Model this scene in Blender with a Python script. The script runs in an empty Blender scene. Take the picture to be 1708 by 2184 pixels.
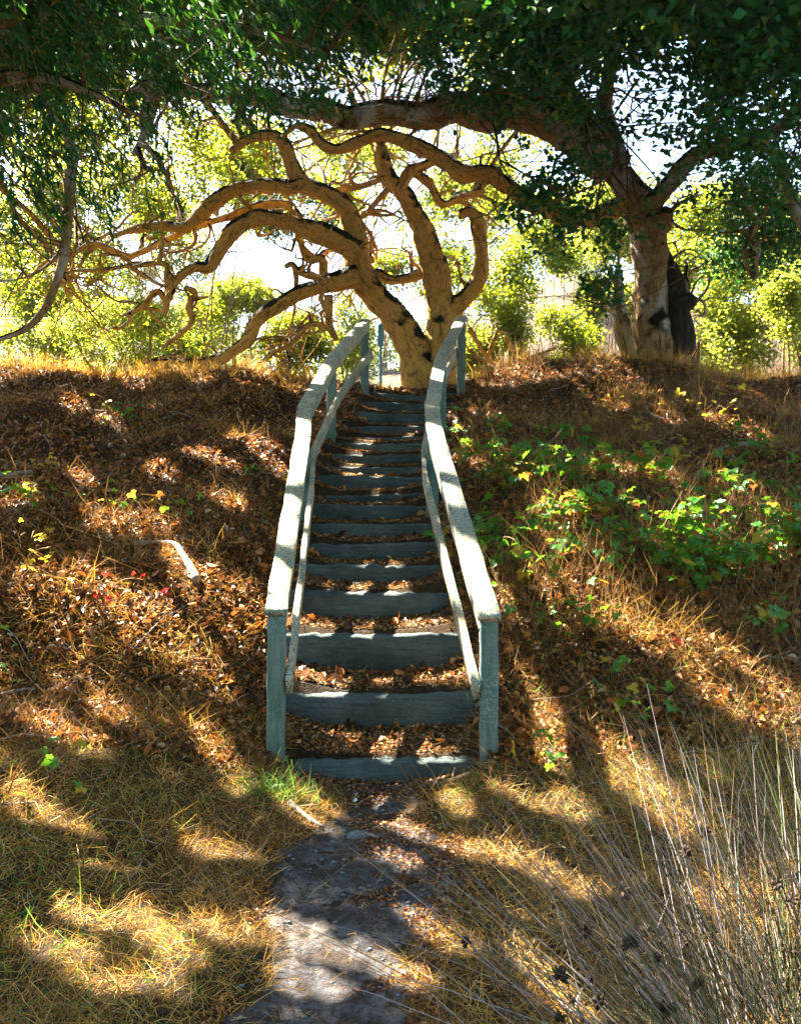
import bpy, math, random
import numpy as np
from mathutils import Vector
rng = np.random.default_rng(7)
random.seed(7)
sc = bpy.context.scene
C = sc.collection

# ---------------------------------------------------------------- camera, sky, sun, exposure
E, F, HX, HY = 1.84, 2000.0, 854.0, 1040.0          # eye height (m), focal length and horizon in photo units (1708 x 2184)
cd = bpy.data.cameras.new('camera'); cam = bpy.data.objects.new('camera', cd); C.objects.link(cam)
cam.location = (0, 0, E); cam.rotation_euler = (math.pi / 2, 0, 0)
cd.sensor_fit = 'VERTICAL'; cd.sensor_height = 36.0; cd.lens = 36.0 * F / 2184.0
cd.shift_y = -(1092.0 - HY) / 2184.0
cd.clip_start = 0.05; cd.clip_end = 3000
sc.camera = cam
SUN_AZ, SUN_EL = math.radians(-47), math.radians(50)   # azimuth from +Y (away from the camera) towards +X
SD = np.array([math.sin(SUN_AZ) * math.cos(SUN_EL), math.cos(SUN_AZ) * math.cos(SUN_EL), math.sin(SUN_EL)])
w = bpy.data.worlds.new('World'); sc.world = w; w.use_nodes = True
nt = w.node_tree
sky = nt.nodes.new('ShaderNodeTexSky'); sky.sky_type = 'NISHITA'; sky.sun_disc = False
sky.sun_elevation = SUN_EL; sky.sun_rotation = SUN_AZ
sky.air_density = 1.0; sky.dust_density = 1.6; sky.ozone_density = 1.6
bg = nt.nodes['Background']; bg.inputs['Strength'].default_value = 0.05
nt.links.new(sky.outputs[0], bg.inputs['Color'])
sl = bpy.data.lights.new('sun', 'SUN'); sl.energy = 5.0; sl.angle = math.radians(0.53); sl.color = (1.0, 0.93, 0.80)
so = bpy.data.objects.new('sun', sl); C.objects.link(so)
so.rotation_euler = Vector(-SD).to_track_quat('-Z', 'Y').to_euler(); so.location = (-20, 20, 30)
sc.view_settings.view_transform = 'Standard'; sc.view_settings.look = 'None'
sc.view_settings.exposure = 3.75; sc.view_settings.gamma = 1.0
sc.cycles.max_bounces = 6; sc.cycles.diffuse_bounces = 3; sc.cycles.transmission_bounces = 4
sc.cycles.use_denoising = True
sc.cycles.sample_clamp_indirect = 6.0

# ---------------------------------------------------------------- helpers
def P(px, py, d):
    return np.array([(px - HX) / F * d, d, E - (py - HY) / F * d])

def tag(o, label=None, cat=None, group=None, kind=None):
    if label: o['label'] = label
    if cat: o['category'] = cat
    if group: o['group'] = group
    if kind: o['kind'] = kind
    return o

def empty(name, loc=(0, 0, 0)):
    o = bpy.data.objects.new(name, None); C.objects.link(o)
    o.location = tuple(float(v) for v in loc); o.empty_display_size = 0.2
    return o

def fast_mesh(name, verts, faces, k, smooth=False):
    """verts (n,3), faces (m,k) -> mesh"""
    verts = np.asarray(verts, np.float32); faces = np.asarray(faces, np.int32)
    me = bpy.data.meshes.new(name)
    me.vertices.add(len(verts)); me.vertices.foreach_set('co', verts.ravel())
    m = len(faces)
    me.loops.add(m * k); me.loops.foreach_set('vertex_index', faces.ravel())
    me.polygons.add(m)
    me.polygons.foreach_set('loop_start', np.arange(m, dtype=np.int32) * k)
    me.polygons.foreach_set('loop_total', np.full(m, k, np.int32))
    if smooth: me.polygons.foreach_set('use_smooth', np.ones(m, bool))
    me.update(calc_edges=True)
    return me

def obj(name, me, mat, parent=None):
    o = bpy.data.objects.new(name, me); C.objects.link(o)
    if mat is not None and len(me.materials) == 0: me.materials.append(mat)
    if parent is not None:
        o.parent = parent
        if parent.type == 'EMPTY': o.location = tuple(-v for v in parent.location)    # meshes are modelled in world coordinates
    return o

class MB:
    """collects quads / triangles in world coordinates"""
    def __init__(s): s.v = []; s.q = []; s.n = 0; s.a = []
    def add(s, verts, quads, attr=None):
        s.a.append(np.asarray(verts, float) if attr is None else attr)
        s.v.append(np.asarray(verts, float)); s.q.append(np.asarray(quads, int) + s.n); s.n += len(verts)
    def mesh(s, name, smooth=True):
        me = fast_mesh(name, np.concatenate(s.v), np.concatenate(s.q), 4, smooth)
        at = me.attributes.new('bark', 'FLOAT_VECTOR', 'POINT'); at.data.foreach_set('vector', np.concatenate(s.a).astype(np.float32).ravel())
        return me

# smooth pseudo-noise from summed sines
def make_noise(seed, n=10):
    r = np.random.default_rng(seed)
    K = r.normal(size=(n, 3)); K /= np.linalg.norm(K, axis=1)[:, None]
    K *= r.uniform(0.6, 1.7, (n, 1)); ph = r.uniform(0, 6.28, n)
    def f(x, y, z=0.0, s=1.0):
        t = 0
        for k, p in zip(K, ph): t = t + np.sin((k[0] * x + k[1] * y + k[2] * z) * s * 2.2 + p)
        return t / math.sqrt(n)
    return f
N1, N2, N3, N4 = (make_noise(i) for i in (1, 2, 3, 4))

def catmull(pts, rad, step):
    pts = np.asarray(pts, float); rad = np.asarray(rad, float)
    p = np.vstack([2 * pts[0] - pts[1], pts, 2 * pts[-1] - pts[-2]])
    r = np.concatenate([[rad[0]], rad, [rad[-1]]])
    out, ro = [], []
    for i in range(1, len(p) - 2):
        n = max(2, int(np.linalg.norm(p[i + 1] - p[i]) / step))
        t = np.linspace(0, 1, n, endpoint=False)[:, None]
        a = 0.5 * ((2 * p[i]) + (-p[i - 1] + p[i + 1]) * t + (2 * p[i - 1] - 5 * p[i] + 4 * p[i + 1] - p[i + 2]) * t ** 2
                   + (-p[i - 1] + 3 * p[i] - 3 * p[i + 1] + p[i + 2]) * t ** 3)
        out.append(a); ro.append(r[i] * (1 - t[:, 0]) + r[i + 1] * t[:, 0])
    out.append(p[-2][None]); ro.append([r[-2]])
    return np.concatenate(out), np.concatenate(ro)

def tube(mb, pts, rad, segs=12, step=0.1, rough=0.0, seed=0):
    c, r = catmull(pts, rad, step)
    n = len(c)
    T = np.gradient(c, axis=0); T /= np.linalg.norm(T, axis=1)[:, None] + 1e-9
    U = np.zeros_like(c)
    a = np.array([0, 0, 1.0]) if abs(T[0][2]) < 0.8 else np.array([1.0, 0, 0])
    u = np.cross(T[0], a)
    for i in range(n):
        u = u - T[i] * u.dot(T[i]); u /= np.linalg.norm(u) + 1e-9; U[i] = u
    V = np.cross(T, U)
    th = np.linspace(0, 2 * math.pi, segs, endpoint=False)
    ring = c[:, None] + (np.cos(th)[None, :, None] * U[:, None] + np.sin(th)[None, :, None] * V[:, None]) * r[:, None, None]
    if rough:
        kn = np.clip(N4(c[:, 0], c[:, 1], c[:, 2], 1.9) - .9, 0, 2)[:, None] * 1.6
        f = 1 + rough * (kn + 0.55 * N1(ring[..., 0], ring[..., 1], ring[..., 2], 2.2 / max(0.12, r.max()) * 0.3) +
                         0.30 * N2(ring[..., 0] * 1.0, ring[..., 1], ring[..., 2] * 0.5, 9.0) +
                         0.22 * N3(ring[..., 0] * 1.5, ring[..., 1] * 1.5, ring[..., 2] * 0.4, 20.0))
        ga = N2(np.cos(th)[None] * r[:, None] * 9 + ring[..., 0] * .6, np.sin(th)[None] * r[:, None] * 9 + ring[..., 1] * .6, ring[..., 2] * 1.4 + ring[..., 0] * .9, 2.2)
        f = f - rough * 1.5 * np.clip(.32 - np.abs(ga), 0, .32) * np.clip(r / .08, .3, 1.3)[:, None]
        ring = c[:, None] + (ring - c[:, None]) * f[..., None]
    v = np.concatenate([ring.reshape(-1, 3), c[:1], c[-1:]])
    i = np.arange(n - 1)[:, None]; j = np.arange(segs)[None]
    q = np.stack([i * segs + j, i * segs + (j + 1) % segs, (i + 1) * segs + (j + 1) % segs, (i + 1) * segs + j], -1).reshape(-1, 4)
    jj = np.arange(0, segs, 2)
    a0 = n * segs
    cap0 = np.stack([np.full(len(jj), a0), (jj + 2) % segs, (jj + 1) % segs, jj], -1)
    cap1 = np.stack([np.full(len(jj), a0 + 1), (n - 1) * segs + jj, (n - 1) * segs + (jj + 1) % segs, (n - 1) * segs + (jj + 2) % segs], -1)
    ln = np.concatenate([[0], np.cumsum(np.linalg.norm(np.diff(c, axis=0), axis=1))]) * .36 + (c[0] @ [3.1, 1.7, 2.3])
    at = np.stack([np.cos(th)[None] * r[:, None], np.sin(th)[None] * r[:, None], np.broadcast_to(ln[:, None], (n, segs))], -1).reshape(-1, 3)
    mb.add(v, np.concatenate([q, cap0, cap1]), np.concatenate([at, [[0, 0, ln[0]], [0, 0, ln[-1]]]]))
    return c, r

def beam(p0, p1, wd, ht, n=8, jit=0.0, bev=0.008, seed=0, side=None):
    """chamfered plank from p0 to p1 (centre line); wd across, ht in the up direction"""
    p0, p1 = np.asarray(p0, float), np.asarray(p1, float)
    T = (p1 - p0) / np.linalg.norm(p1 - p0)
    s = np.cross(T, [0, 0, 1.0]) if side is None else np.asarray(side, float)
    s = s - T * s.dot(T); s /= np.linalg.norm(s)
    up = np.cross(s, T)
    a, b = wd / 2, ht / 2
    sec = np.array([(-a + bev, -b), (a - bev, -b), (a, -b + bev), (a, b - bev), (a - bev, b), (-a + bev, b), (-a, b - bev), (-a, -b + bev)])
    r = np.random.default_rng(seed)
    V = []
    t = np.concatenate([[0], np.linspace(0.0, 1, n) * (1 - 2e-2) + 1e-2, [1]])
    for i, tt in enumerate(t):
        k = 1.0 if 0 < i < len(t) - 1 else 0.94
        off = r.normal(size=sec.shape) * jit
        base = p0 + (p1 - p0) * tt + s * r.normal() * jit * 0.7 + up * r.normal() * jit * 0.7
        V.append(base + (sec * k + off)[:, :1] * s + (sec * k + off)[:, 1:] * up)
    V = np.concatenate(V); m = len(t)
    i = np.arange(m - 1)[:, None]; j = np.arange(8)[None]
    q = np.stack([i * 8 + j, i * 8 + (j + 1) % 8, (i + 1) * 8 + (j + 1) % 8, (i + 1) * 8 + j], -1).reshape(-1, 4)
    e = (m - 1) * 8
    caps = np.array([[0, 7, 6, 5], [0, 5, 4, 3], [0, 3, 2, 1], [e, e + 1, e + 2, e + 3], [e, e + 3, e + 4, e + 5], [e, e + 5, e + 6, e + 7]])
    return V, np.concatenate([q, caps])

def beam_obj(name, parent, mat, *a, **k):
    V, q = beam(*a, **k)
    return obj(name, fast_mesh(name, V, q, 4), mat, parent)

# ---------------------------------------------------------------- terrain
DK = np.array([5.75, 6.3, 6.75, 7.15, 7.56, 7.97, 8.38, 8.8, 9.2, 9.6, 10.0, 10.4, 10.85, 11.25, 11.65, 12.07, 12.5, 12.9])
YK = np.array([1619, 1478, 1348, 1260, 1206, 1156, 1118, 1076, 1046, 1015, 993, 963, 940, 925, 904, 878, 854, 836])
HK = E - (YK - HY) / F * DK
xc_ = lambda y: np.interp(y, [0, 3, 4.2, 5.75, 6.3, 7.5, 8.5, 9.5, 11, 12.7, 14.5], [-.35, -.30, -.16, -.11, -.16, -.26, -.29, -.27, -.15, .15, .3])
def sst(a, b, x):
    t = np.clip((x - a) / (b - a), 0, 1); return t * t * (3 - 2 * t)

def far_profile(x, y):
    """land beyond the ridge: level for a while, dipping, then a far hillside"""
    dip = -2.2 * sst(17, 34, y) - 1.5 * sst(34, 60, y)
    px = HX + x / np.maximum(y, 1) * F
    top = np.interp(px, [-400, 100, 430, 560, 640, 900, 1100, 1230, 1400, 2200], [30, 30, 27, 17, 15, 17, 25, 31, 28, 26])
    hill = top * sst(48, 125, y) + 4 * np.sin(x * .09 + 1) * sst(60, 125, y) * .4
    return dip + hill

def ground(x, y):
    x = np.asarray(x, float); y = np.asarray(y, float)
    u = x - xc_(y); au = np.abs(u)
    # bank profile beside the stairway
    prof = np.interp(y, np.concatenate([[-60, 2.0, 4.6, 5.5], DK[1:-1] + 0.02, [12.9, 13.4, 17]]),
                     np.concatenate([[-0.1, -0.02, 0.0, 0.10], (HK[:-2] + HK[1:-1]) / 2 + 0.06, [HK[-1] + 0.02, HK[-1] + 0.10, HK[-1] + 0.12]]))
    side = sst(0.6, 1.7, au)
    mid = sst(4.2, 6.5, y) * (1 - sst(12.5, 14.5, y))
    bank = prof + side * mid * (0.16 + 0.10 * N1(x * 0.8, y * 0.8) + 0.06 * N2(x * 2, y * 2))
    bank = bank + side * sst(1.0, 3.0, y) * (1 - mid) * (0.05 * N2(x * .7, y * .7)) + 0.10 * sst(0.7, 2.4, au) * (1 - sst(4.0, 6.5, y))
    bank = bank + 0.22 * np.exp(-((x - 2.6) / 1.6) ** 2 - ((y - 12.8) / 0.9) ** 2) + 0.10 * np.exp(-((x + 4) / 3.0) ** 2 - ((y - 12.9) / 0.8) ** 2)
    # treads between the timbers
    k = np.clip(np.searchsorted(DK + 0.07, y) - 1, -1, len(DK) - 1)
    kk = np.clip(k, 0, len(DK) - 1)
    nx = np.clip(kk + 1, 0, len(DK) - 1)
    run = np.maximum(DK[nx] - DK[kk], 0.3); rise = HK[nx] - HK[kk]
    t = np.clip((y - DK[kk] - 0.07) / run, 0, 1)
    tread = HK[kk] - 0.012 + t ** 1.5 * rise * np.where(kk < 4, 0.26, 0.12) * np.where(kk == len(DK) - 1, 0, 1) + 0.085 * np.clip(au / 0.6, 0, 1.3) ** 3.2 * (1 + .5 * N1(x * 1.7, y * 2.1))
    tread = np.where(k < 0, np.interp(y, [2, 4.8, 5.83], [-0.03, 0.0, 0.03]) + 0.09 * np.clip(au / 0.6, 0, 1.3) ** 3 * sst(4.5, 5.8, y) + 0.06 * np.clip(au / .7, 0, 1.2) ** 2, tread)
    tread = tread + 0.008 * N3(x * 4, y * 4)
    wgt = 1 - sst(0.56, 0.86, au)
    wgt = wgt * (1 - sst(13.0, 13.8, y))
    z = bank * (1 - wgt) + tread * wgt
    z = z + far_profile(x, y) + 0.015 * N4(x * 3, y * 3) * side
    z = z + 0.25 * N1(x * .12, y * .12) * sst(18, 40, y)
    return z

def hit(px, py, lo=2.0, hi=16.0):
    """where the sight line through a photo position meets the ground"""
    d = np.linspace(lo, hi, 2800)
    x = (px - HX) / F * d; z = E - (py - HY) / F * d
    g = ground(x, d)
    i = np.argmax(z <= g)
    if z[i] > g[i]: i = len(d) - 1
    return np.array([x[i], d[i], g[i]])

# ---------------------------------------------------------------- materials
class M_:
    def __init__(s, name):
        s.m = bpy.data.materials.new(name); s.m.use_nodes = True
        s.nt = s.m.node_tree; s.b = s.nt.nodes['Principled BSDF']; s.out = s.nt.nodes['Material Output']
        s.b.inputs['Roughness'].default_value = 0.85
        s.b.inputs['Specular IOR Level'].default_value = 0.2
    def n(s, t, **k):
        nd = s.nt.nodes.new(t)
        for a, v in k.items():
            if a in nd.inputs: nd.inputs[a].default_value = v
            else: setattr(nd, a, v)
        return nd
    def l(s, a, b): s.nt.links.new(a, b)
    def coord(s, scale=(1, 1, 1)):
        tc = s.n('ShaderNodeTexCoord'); mp = s.n('ShaderNodeMapping'); mp.inputs['Scale'].default_value = scale
        s.l(tc.outputs['Object'], mp.inputs['Vector']); return mp.outputs[0]
    def noise(s, vec, scale, detail=5, rough=0.6, dist=0.0):
        nd = s.n('ShaderNodeTexNoise'); nd.inputs['Scale'].default_value = scale; nd.inputs['Detail'].default_value = detail
        nd.inputs['Roughness'].default_value = rough; nd.inputs['Distortion'].default_value = dist
        s.l(vec, nd.inputs['Vector']); return nd.outputs['Fac']
    def ramp(s, fac, stops, interp='LINEAR'):
        nd = s.n('ShaderNodeValToRGB'); cr = nd.color_ramp; cr.interpolation = interp
        while len(cr.elements) < len(stops): cr.elements.new(0.5)
        for e, (p, c) in zip(cr.elements, stops): e.position = p; e.color = (*c, 1) if len(c) == 3 else c
        s.l(fac, nd.inputs['Fac']); return nd.outputs['Color']
    def mix(s, fac, a, b, mode='MIX'):
        nd = s.n('ShaderNodeMix', data_type='RGBA', blend_type=mode)
        for src, i in ((fac, 0), (a, 6), (b, 7)):
            if hasattr(src, 'links') or hasattr(src, 'is_linked'): s.l(src, nd.inputs[i])
            else: nd.inputs[i].default_value = src if i == 0 else (*src, 1)
        return nd.outputs[2]
    def bump(s, h, dist=0.02, strength=0.6):
        b = s.n('ShaderNodeBump'); b.inputs['Distance'].default_value = dist; b.inputs['Strength'].default_value = strength
        s.l(h, b.inputs['Height']); s.l(b.outputs[0], s.b.inputs['Normal'])
    def col(s, c): s.l(c, s.b.inputs['Base Color'])

def leaf_mat(name, stops, trans=None, tfac=0.45, rough=0.5, spec=0.3):
    """colour picked per leaf (random per island); light shines through"""
    m = M_(name)
    g = m.n('ShaderNodeNewGeometry')
    c = m.ramp(g.outputs['Random Per Island'], stops)
    m.col(c); m.b.inputs['Roughness'].default_value = rough; m.b.inputs['Specular IOR Level'].default_value = spec
    if trans is not None:
        tr = m.n('ShaderNodeBsdfTranslucent')
        t = m.mix(0.75, c, trans)
        m.l(t, tr.inputs['Color'])
        mx = m.n('ShaderNodeMixShader'); mx.inputs[0].default_value = tfac
        m.l(m.b.outputs[0], mx.inputs[1]); m.l(tr.outputs[0], mx.inputs[2]); m.l(mx.outputs[0], m.out.inputs['Surface'])
    return m.m

OAK_LEAF = leaf_mat('oak_leaf', [(0.0, (.012, .055, .022)), (.45, (.02, .085, .03)), (.75, (.05, .12, .02)), (.93, (.10, .16, .015)), (1, (.20, .16, .02))], (.50, .54, .02), .48, .5, .2)
DARK_LEAF = leaf_mat('dark_oak_leaf', [(0.0, (.004, .045, .02)), (.5, (.010, .11, .042)), (.85, (.03, .22, .08)), (.96, (.10, .17, .015)), (1, (.2, .2, .02))], (.12, .36, .02), .16, .45, .22)
DROOP_LEAF = leaf_mat('drooping_leaf', [(0.0, (.004, .045, .016)), (.5, (.010, .11, .035)), (.85, (.03, .21, .05)), (.96, (.14, .19, .015)), (1, (.22, .12, .02))], (.14, .36, .02), .15, .5, .2)
SHRUB_LEAF = leaf_mat('shrub_leaf', [(0.0, (.03, .08, .015)), (.5, (.07, .13, .018)), (.85, (.14, .18, .02)), (1, (.26, .22, .03))], (.54, .58, .05), .48, .5, .2)
FAR_LEAF = leaf_mat('far_leaf', [(0.0, (.05, .10, .04)), (.6, (.10, .15, .05)), (1, (.2, .22, .07))], (.3, .36, .08), .35, .6, .2)
BRAMBLE_LEAF = leaf_mat('bramble_leaf', [(0, (.02, .15, .015)), (.6, (.04, .21, .02)), (.85, (.11, .25, .015)), (1, (.2, .28, .02))], (.26, .52, .02), .4, .45, .4)
YELLOW_LEAF = leaf_mat('yellowing_leaf', [(0, (.34, .26, .02)), (.5, (.46, .30, .03)), (1, (.30, .34, .03))], (.6, .45, .04), .4, .5, .3)
RUST_LEAF = leaf_mat('rust_leaf', [(0, (.36, .11, .02)), (.6, (.45, .16, .03)), (1, (.30, .10, .03))], (.6, .2, .03), .35, .5, .3)
RED_LEAF = leaf_mat('red_leaf', [(0, (.40, .02, .02)), (1, (.5, .03, .02))], (.6, .04, .02), .3, .5, .3)
LITTER = leaf_mat('leaf_litter', [(0, (.012, .006, .003)), (.35, (.06, .018, .005)), (.62, (.23, .065, .010)), (.82, (.46, .16, .022)), (.94, (.58, .29, .08)), (1, (.6, .46, .30))], (.35, .14, .03), .18, .55, .35)
TREAD = leaf_mat('tread_mulch', [(0, (.03, .014, .006)), (.4, (.16, .075, .025)), (.75, (.36, .19, .07)), (1, (.55, .36, .18))], (.4, .2, .05), .15, .6, .2)
STRAW = leaf_mat('straw', [(0, (.05, .03, .010)), (.3, (.27, .14, .022)), (.65, (.60, .33, .045)), (1, (.78, .56, .24))], (.66, .36, .04), .30, .6, .25)
STRAW_DARK = leaf_mat('brown_stems', [(0, (.09, .045, .018)), (.5, (.22, .11, .035)), (.9, (.38, .21, .08)), (1, (.5, .36, .2))], (.4, .2, .05), .2, .65, .2)
GREEN_GRASS = leaf_mat('green_grass', [(0, (.04, .14, .03)), (.7, (.08, .2, .035)), (1, (.3, .28, .06))], (.25, .45, .05), .4, .5, .3)
RUSH = leaf_mat('rush_stem', [(0, (.02, .025, .012)), (.28, (.07, .065, .035)), (.45, (.30, .19, .09)), (.6, (.10, .15, .04)), (.76, (.20, .17, .17)), (.92, (.42, .36, .38)), (1, (.55, .48, .44))], None, 0, .5, .3)

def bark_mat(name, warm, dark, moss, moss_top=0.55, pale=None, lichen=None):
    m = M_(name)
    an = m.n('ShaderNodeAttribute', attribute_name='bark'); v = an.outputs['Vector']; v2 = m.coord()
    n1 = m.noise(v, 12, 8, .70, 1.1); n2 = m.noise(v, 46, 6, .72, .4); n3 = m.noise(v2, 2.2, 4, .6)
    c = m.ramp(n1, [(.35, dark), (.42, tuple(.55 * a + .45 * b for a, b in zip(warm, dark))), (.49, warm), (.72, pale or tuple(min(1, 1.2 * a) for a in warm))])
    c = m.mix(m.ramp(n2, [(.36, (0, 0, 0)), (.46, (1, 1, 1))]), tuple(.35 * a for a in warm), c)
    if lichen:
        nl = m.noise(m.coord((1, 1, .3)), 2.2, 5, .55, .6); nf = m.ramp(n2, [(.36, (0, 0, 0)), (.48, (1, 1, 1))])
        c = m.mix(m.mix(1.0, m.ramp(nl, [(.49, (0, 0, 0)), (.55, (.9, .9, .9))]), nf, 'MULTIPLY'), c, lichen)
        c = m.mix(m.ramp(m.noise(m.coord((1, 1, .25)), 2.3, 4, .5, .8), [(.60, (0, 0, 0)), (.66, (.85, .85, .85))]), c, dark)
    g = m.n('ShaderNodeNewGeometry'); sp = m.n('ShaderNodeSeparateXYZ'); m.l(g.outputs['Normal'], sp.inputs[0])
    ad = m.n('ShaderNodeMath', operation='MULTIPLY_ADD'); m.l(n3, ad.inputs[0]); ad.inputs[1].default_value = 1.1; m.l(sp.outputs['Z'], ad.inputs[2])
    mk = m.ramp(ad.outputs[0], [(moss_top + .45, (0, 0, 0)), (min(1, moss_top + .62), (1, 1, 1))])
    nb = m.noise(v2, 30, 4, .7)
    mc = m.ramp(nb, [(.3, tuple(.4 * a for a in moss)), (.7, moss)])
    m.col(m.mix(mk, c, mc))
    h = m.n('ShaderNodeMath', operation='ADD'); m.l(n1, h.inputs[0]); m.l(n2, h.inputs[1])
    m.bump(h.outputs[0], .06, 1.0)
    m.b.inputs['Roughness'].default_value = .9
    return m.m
BARK = bark_mat('oak_bark', (.82, .47, .115), (.16, .06, .012), (.02, .02, .009), .34)
BARK_R = bark_mat('grey_oak_bark', (.46, .28, .11), (.045, .026, .014), (.014, .018, .008), .24, (.56, .45, .33), (.62, .58, .56))
BARK_D = bark_mat('near_black_bark', (.05, .035, .025), (.008, .006, .005), (.02, .022, .012), .42)  # near-black bark for the second stem and the burl
TWIG = bark_mat('twig_bark', (.30, .18, .08), (.05, .03, .015), (.04, .035, .02), .5)
DEADWOOD = bark_mat('dead_wood', (.50, .40, .32), (.22, .15, .10), (.36, .31, .27), .9, (.62, .55, .48))

def wood_mat(name, base, dark, lichen, amt, algae=None, axis=(1, 1, 1)):
    m = M_(name)
    v = m.coord(axis); v2 = m.coord()
    g1 = m.noise(v, 6, 8, .7, .4); n2 = m.noise(v2, 3, 5, .6); n3 = m.noise(v2, 34, 5, .7)
    c = m.ramp(g1, [(.28, dark), (.46, tuple(.75 * b + .25 * a for a, b in zip(dark, base))), (.62, base), (.8, tuple(min(1, 1.2 * b) for b in base))])
    if algae: c = m.mix(m.ramp(n2, [(.38, (0, 0, 0)), (.68, (.8, .8, .8))]), c, algae)
    vo = m.n('ShaderNodeTexVoronoi'); vo.inputs['Scale'].default_value = 58; vo.inputs['Randomness'].default_value = 1.0
    wv = m.n('ShaderNodeVectorMath', operation='ADD'); nc = m.n('ShaderNodeTexNoise'); nc.inputs['Scale'].default_value = 40; m.l(v2, nc.inputs['Vector'])
    sc_ = m.n('ShaderNodeVectorMath', operation='SCALE'); sc_.inputs['Scale'].default_value = .03; m.l(nc.outputs['Color'], sc_.inputs[0])
    m.l(v2, wv.inputs[0]); m.l(sc_.outputs[0], wv.inputs[1]); m.l(wv.outputs[0], vo.inputs['Vector'])
    spots = m.ramp(vo.outputs['Distance'], [(.36, (1, 1, 1)), (.52, (0, 0, 0))])
    patch = m.ramp(m.noise(v2, 2.6, 3, .55), [(.60 - amt * .25, (0, 0, 0)), (.72 - amt * .25, (1, 1, 1))])
    lm = m.mix(1.0, spots, patch, 'MULTIPLY')
    lc = m.ramp(n3, [(.35, tuple(.45 * a for a in lichen)), (.65, lichen)])
    m.col(m.mix(lm, c, lc))
    h = m.n('ShaderNodeMath', operation='ADD'); m.l(g1, h.inputs[0]); m.l(n3, h.inputs[1])
    m.bump(h.outputs[0], .012, .7)
    return m.m
RAIL = wood_mat('weathered_rail_wood', (.60, .50, .35), (.12, .095, .05), (.10, .25, .28), 1.0, (.30, .25, .12), (9, .5, 9))
POST = wood_mat('weathered_post_wood', (.20, .27, .25), (.06, .075, .06), (.24, .40, .38), .3, (.045, .14, .10), (9, 9, .5))  # teal base carries the blue cast of skylit shade, plus green algae
TIE = wood_mat('step_timber_wood', (.105, .128, .122), (.012, .015, .013), (.12, .15, .12), .35, (.022, .034, .032), (.6, 8, 9))  # blue-teal tint puts the cool cast of shade into the timber colour

m = M_('ground_soil'); v = m.coord()
n1 = m.noise(v, 1.3, 6, .65); n2 = m.noise(v, 14, 8, .75); n3 = m.noise(v, 60, 4, .7)
c = m.ramp(n2, [(.3, (.012, .007, .004)), (.5, (.04, .022, .010)), (.7, (.11, .06, .022))])
c = m.mix(m.ramp(n1, [(.4, (0, 0, 0)), (.65, (.7, .7, .7))]), c, (.13, .07, .022))
m.col(m.mix(m.ramp(n3, [(.45, (0, 0, 0)), (.6, (.6, .6, .6))]), c, (.03, .018, .01)))
h = m.n('ShaderNodeMath', operation='ADD'); m.l(n2, h.inputs[0]); m.l(n3, h.inputs[1]); m.bump(h.outputs[0], .05, 1)
SOIL = m.m
m = M_('path_earth'); v = m.coord()
n1 = m.noise(v, 3.2, 6, .65, .3); n2 = m.noise(v, 22, 8, .75); n3 = m.noise(v, 90, 4, .7)
c = m.ramp(n1, [(.36, (.035, .022, .014)), (.5, (.14, .135, .14)), (.64, (.33, .27, .22))])
c = m.mix(m.ramp(n2, [(.42, (1, 1, 1)), (.56, (0, 0, 0))]), c, (.07, .045, .03))
m.col(c)
h = m.n('ShaderNodeMath', operation='ADD'); m.l(n2, h.inputs[0]); m.l(n3, h.inputs[1]); m.bump(h.outputs[0], .04, 1)
PATH = m.m
def plain(name, stops, scale=20, rough=.7, bump=.01):
    m = M_(name); v = m.coord(); n = m.noise(v, scale, 6, .7)
    m.col(m.ramp(n, stops)); m.bump(n, bump, .7); m.b.inputs['Roughness'].default_value = rough
    return m.m
SEED = plain('seed_head', [(.3, (.02, .012, .008)), (.7, (.07, .04, .02))], 60)
BLUE = plain('blue_paint', [(.3, (.03, .14, .32)), (.7, (.06, .22, .42))], 8, .5)
STONE = plain('stone', [(.3, (.08, .085, .09)), (.7, (.24, .25, .26))], 12)
WHITE = plain('white_paper', [(.3, (.6, .6, .6)), (.7, (.8, .8, .8))], 8, .6, .002)
STAKE = plain('rusty_stake', [(.3, (.05, .02, .012)), (.7, (.14, .05, .03))], 20)

# ---------------------------------------------------------------- ground, path
def grow(a, b, step, ratio):
    out = [a]; s = step
    while (out[-1] < b) if b > a else (out[-1] > b):
        s *= ratio; out.append(out[-1] + (s if b > a else -s))
    return np.array(out)
gx = np.unique(np.concatenate([np.arange(-6, 6.5, .05), grow(6.5, 250, .05, 1.12), grow(-6, -250, .05, 1.12)]))
gy = np.unique(np.concatenate([np.arange(1.5, 15.5, .045), grow(15.5, 300, .05, 1.09), grow(1.5, -60, .05, 1.2)]))
GX, GY = np.meshgrid(gx, gy)
GZ = ground(GX, GY)
nx_, ny_ = len(gx), len(gy)
i = np.arange(ny_ - 1)[:, None]; j = np.arange(nx_ - 1)[None]
q = np.stack([i * nx_ + j, i * nx_ + j + 1, (i + 1) * nx_ + j + 1, (i + 1) * nx_ + j], -1).reshape(-1, 4)
o = obj('ground', fast_mesh('ground', np.stack([GX, GY, GZ], -1).reshape(-1, 3), q, 4, True), SOIL); tag(o, kind='structure')

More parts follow.
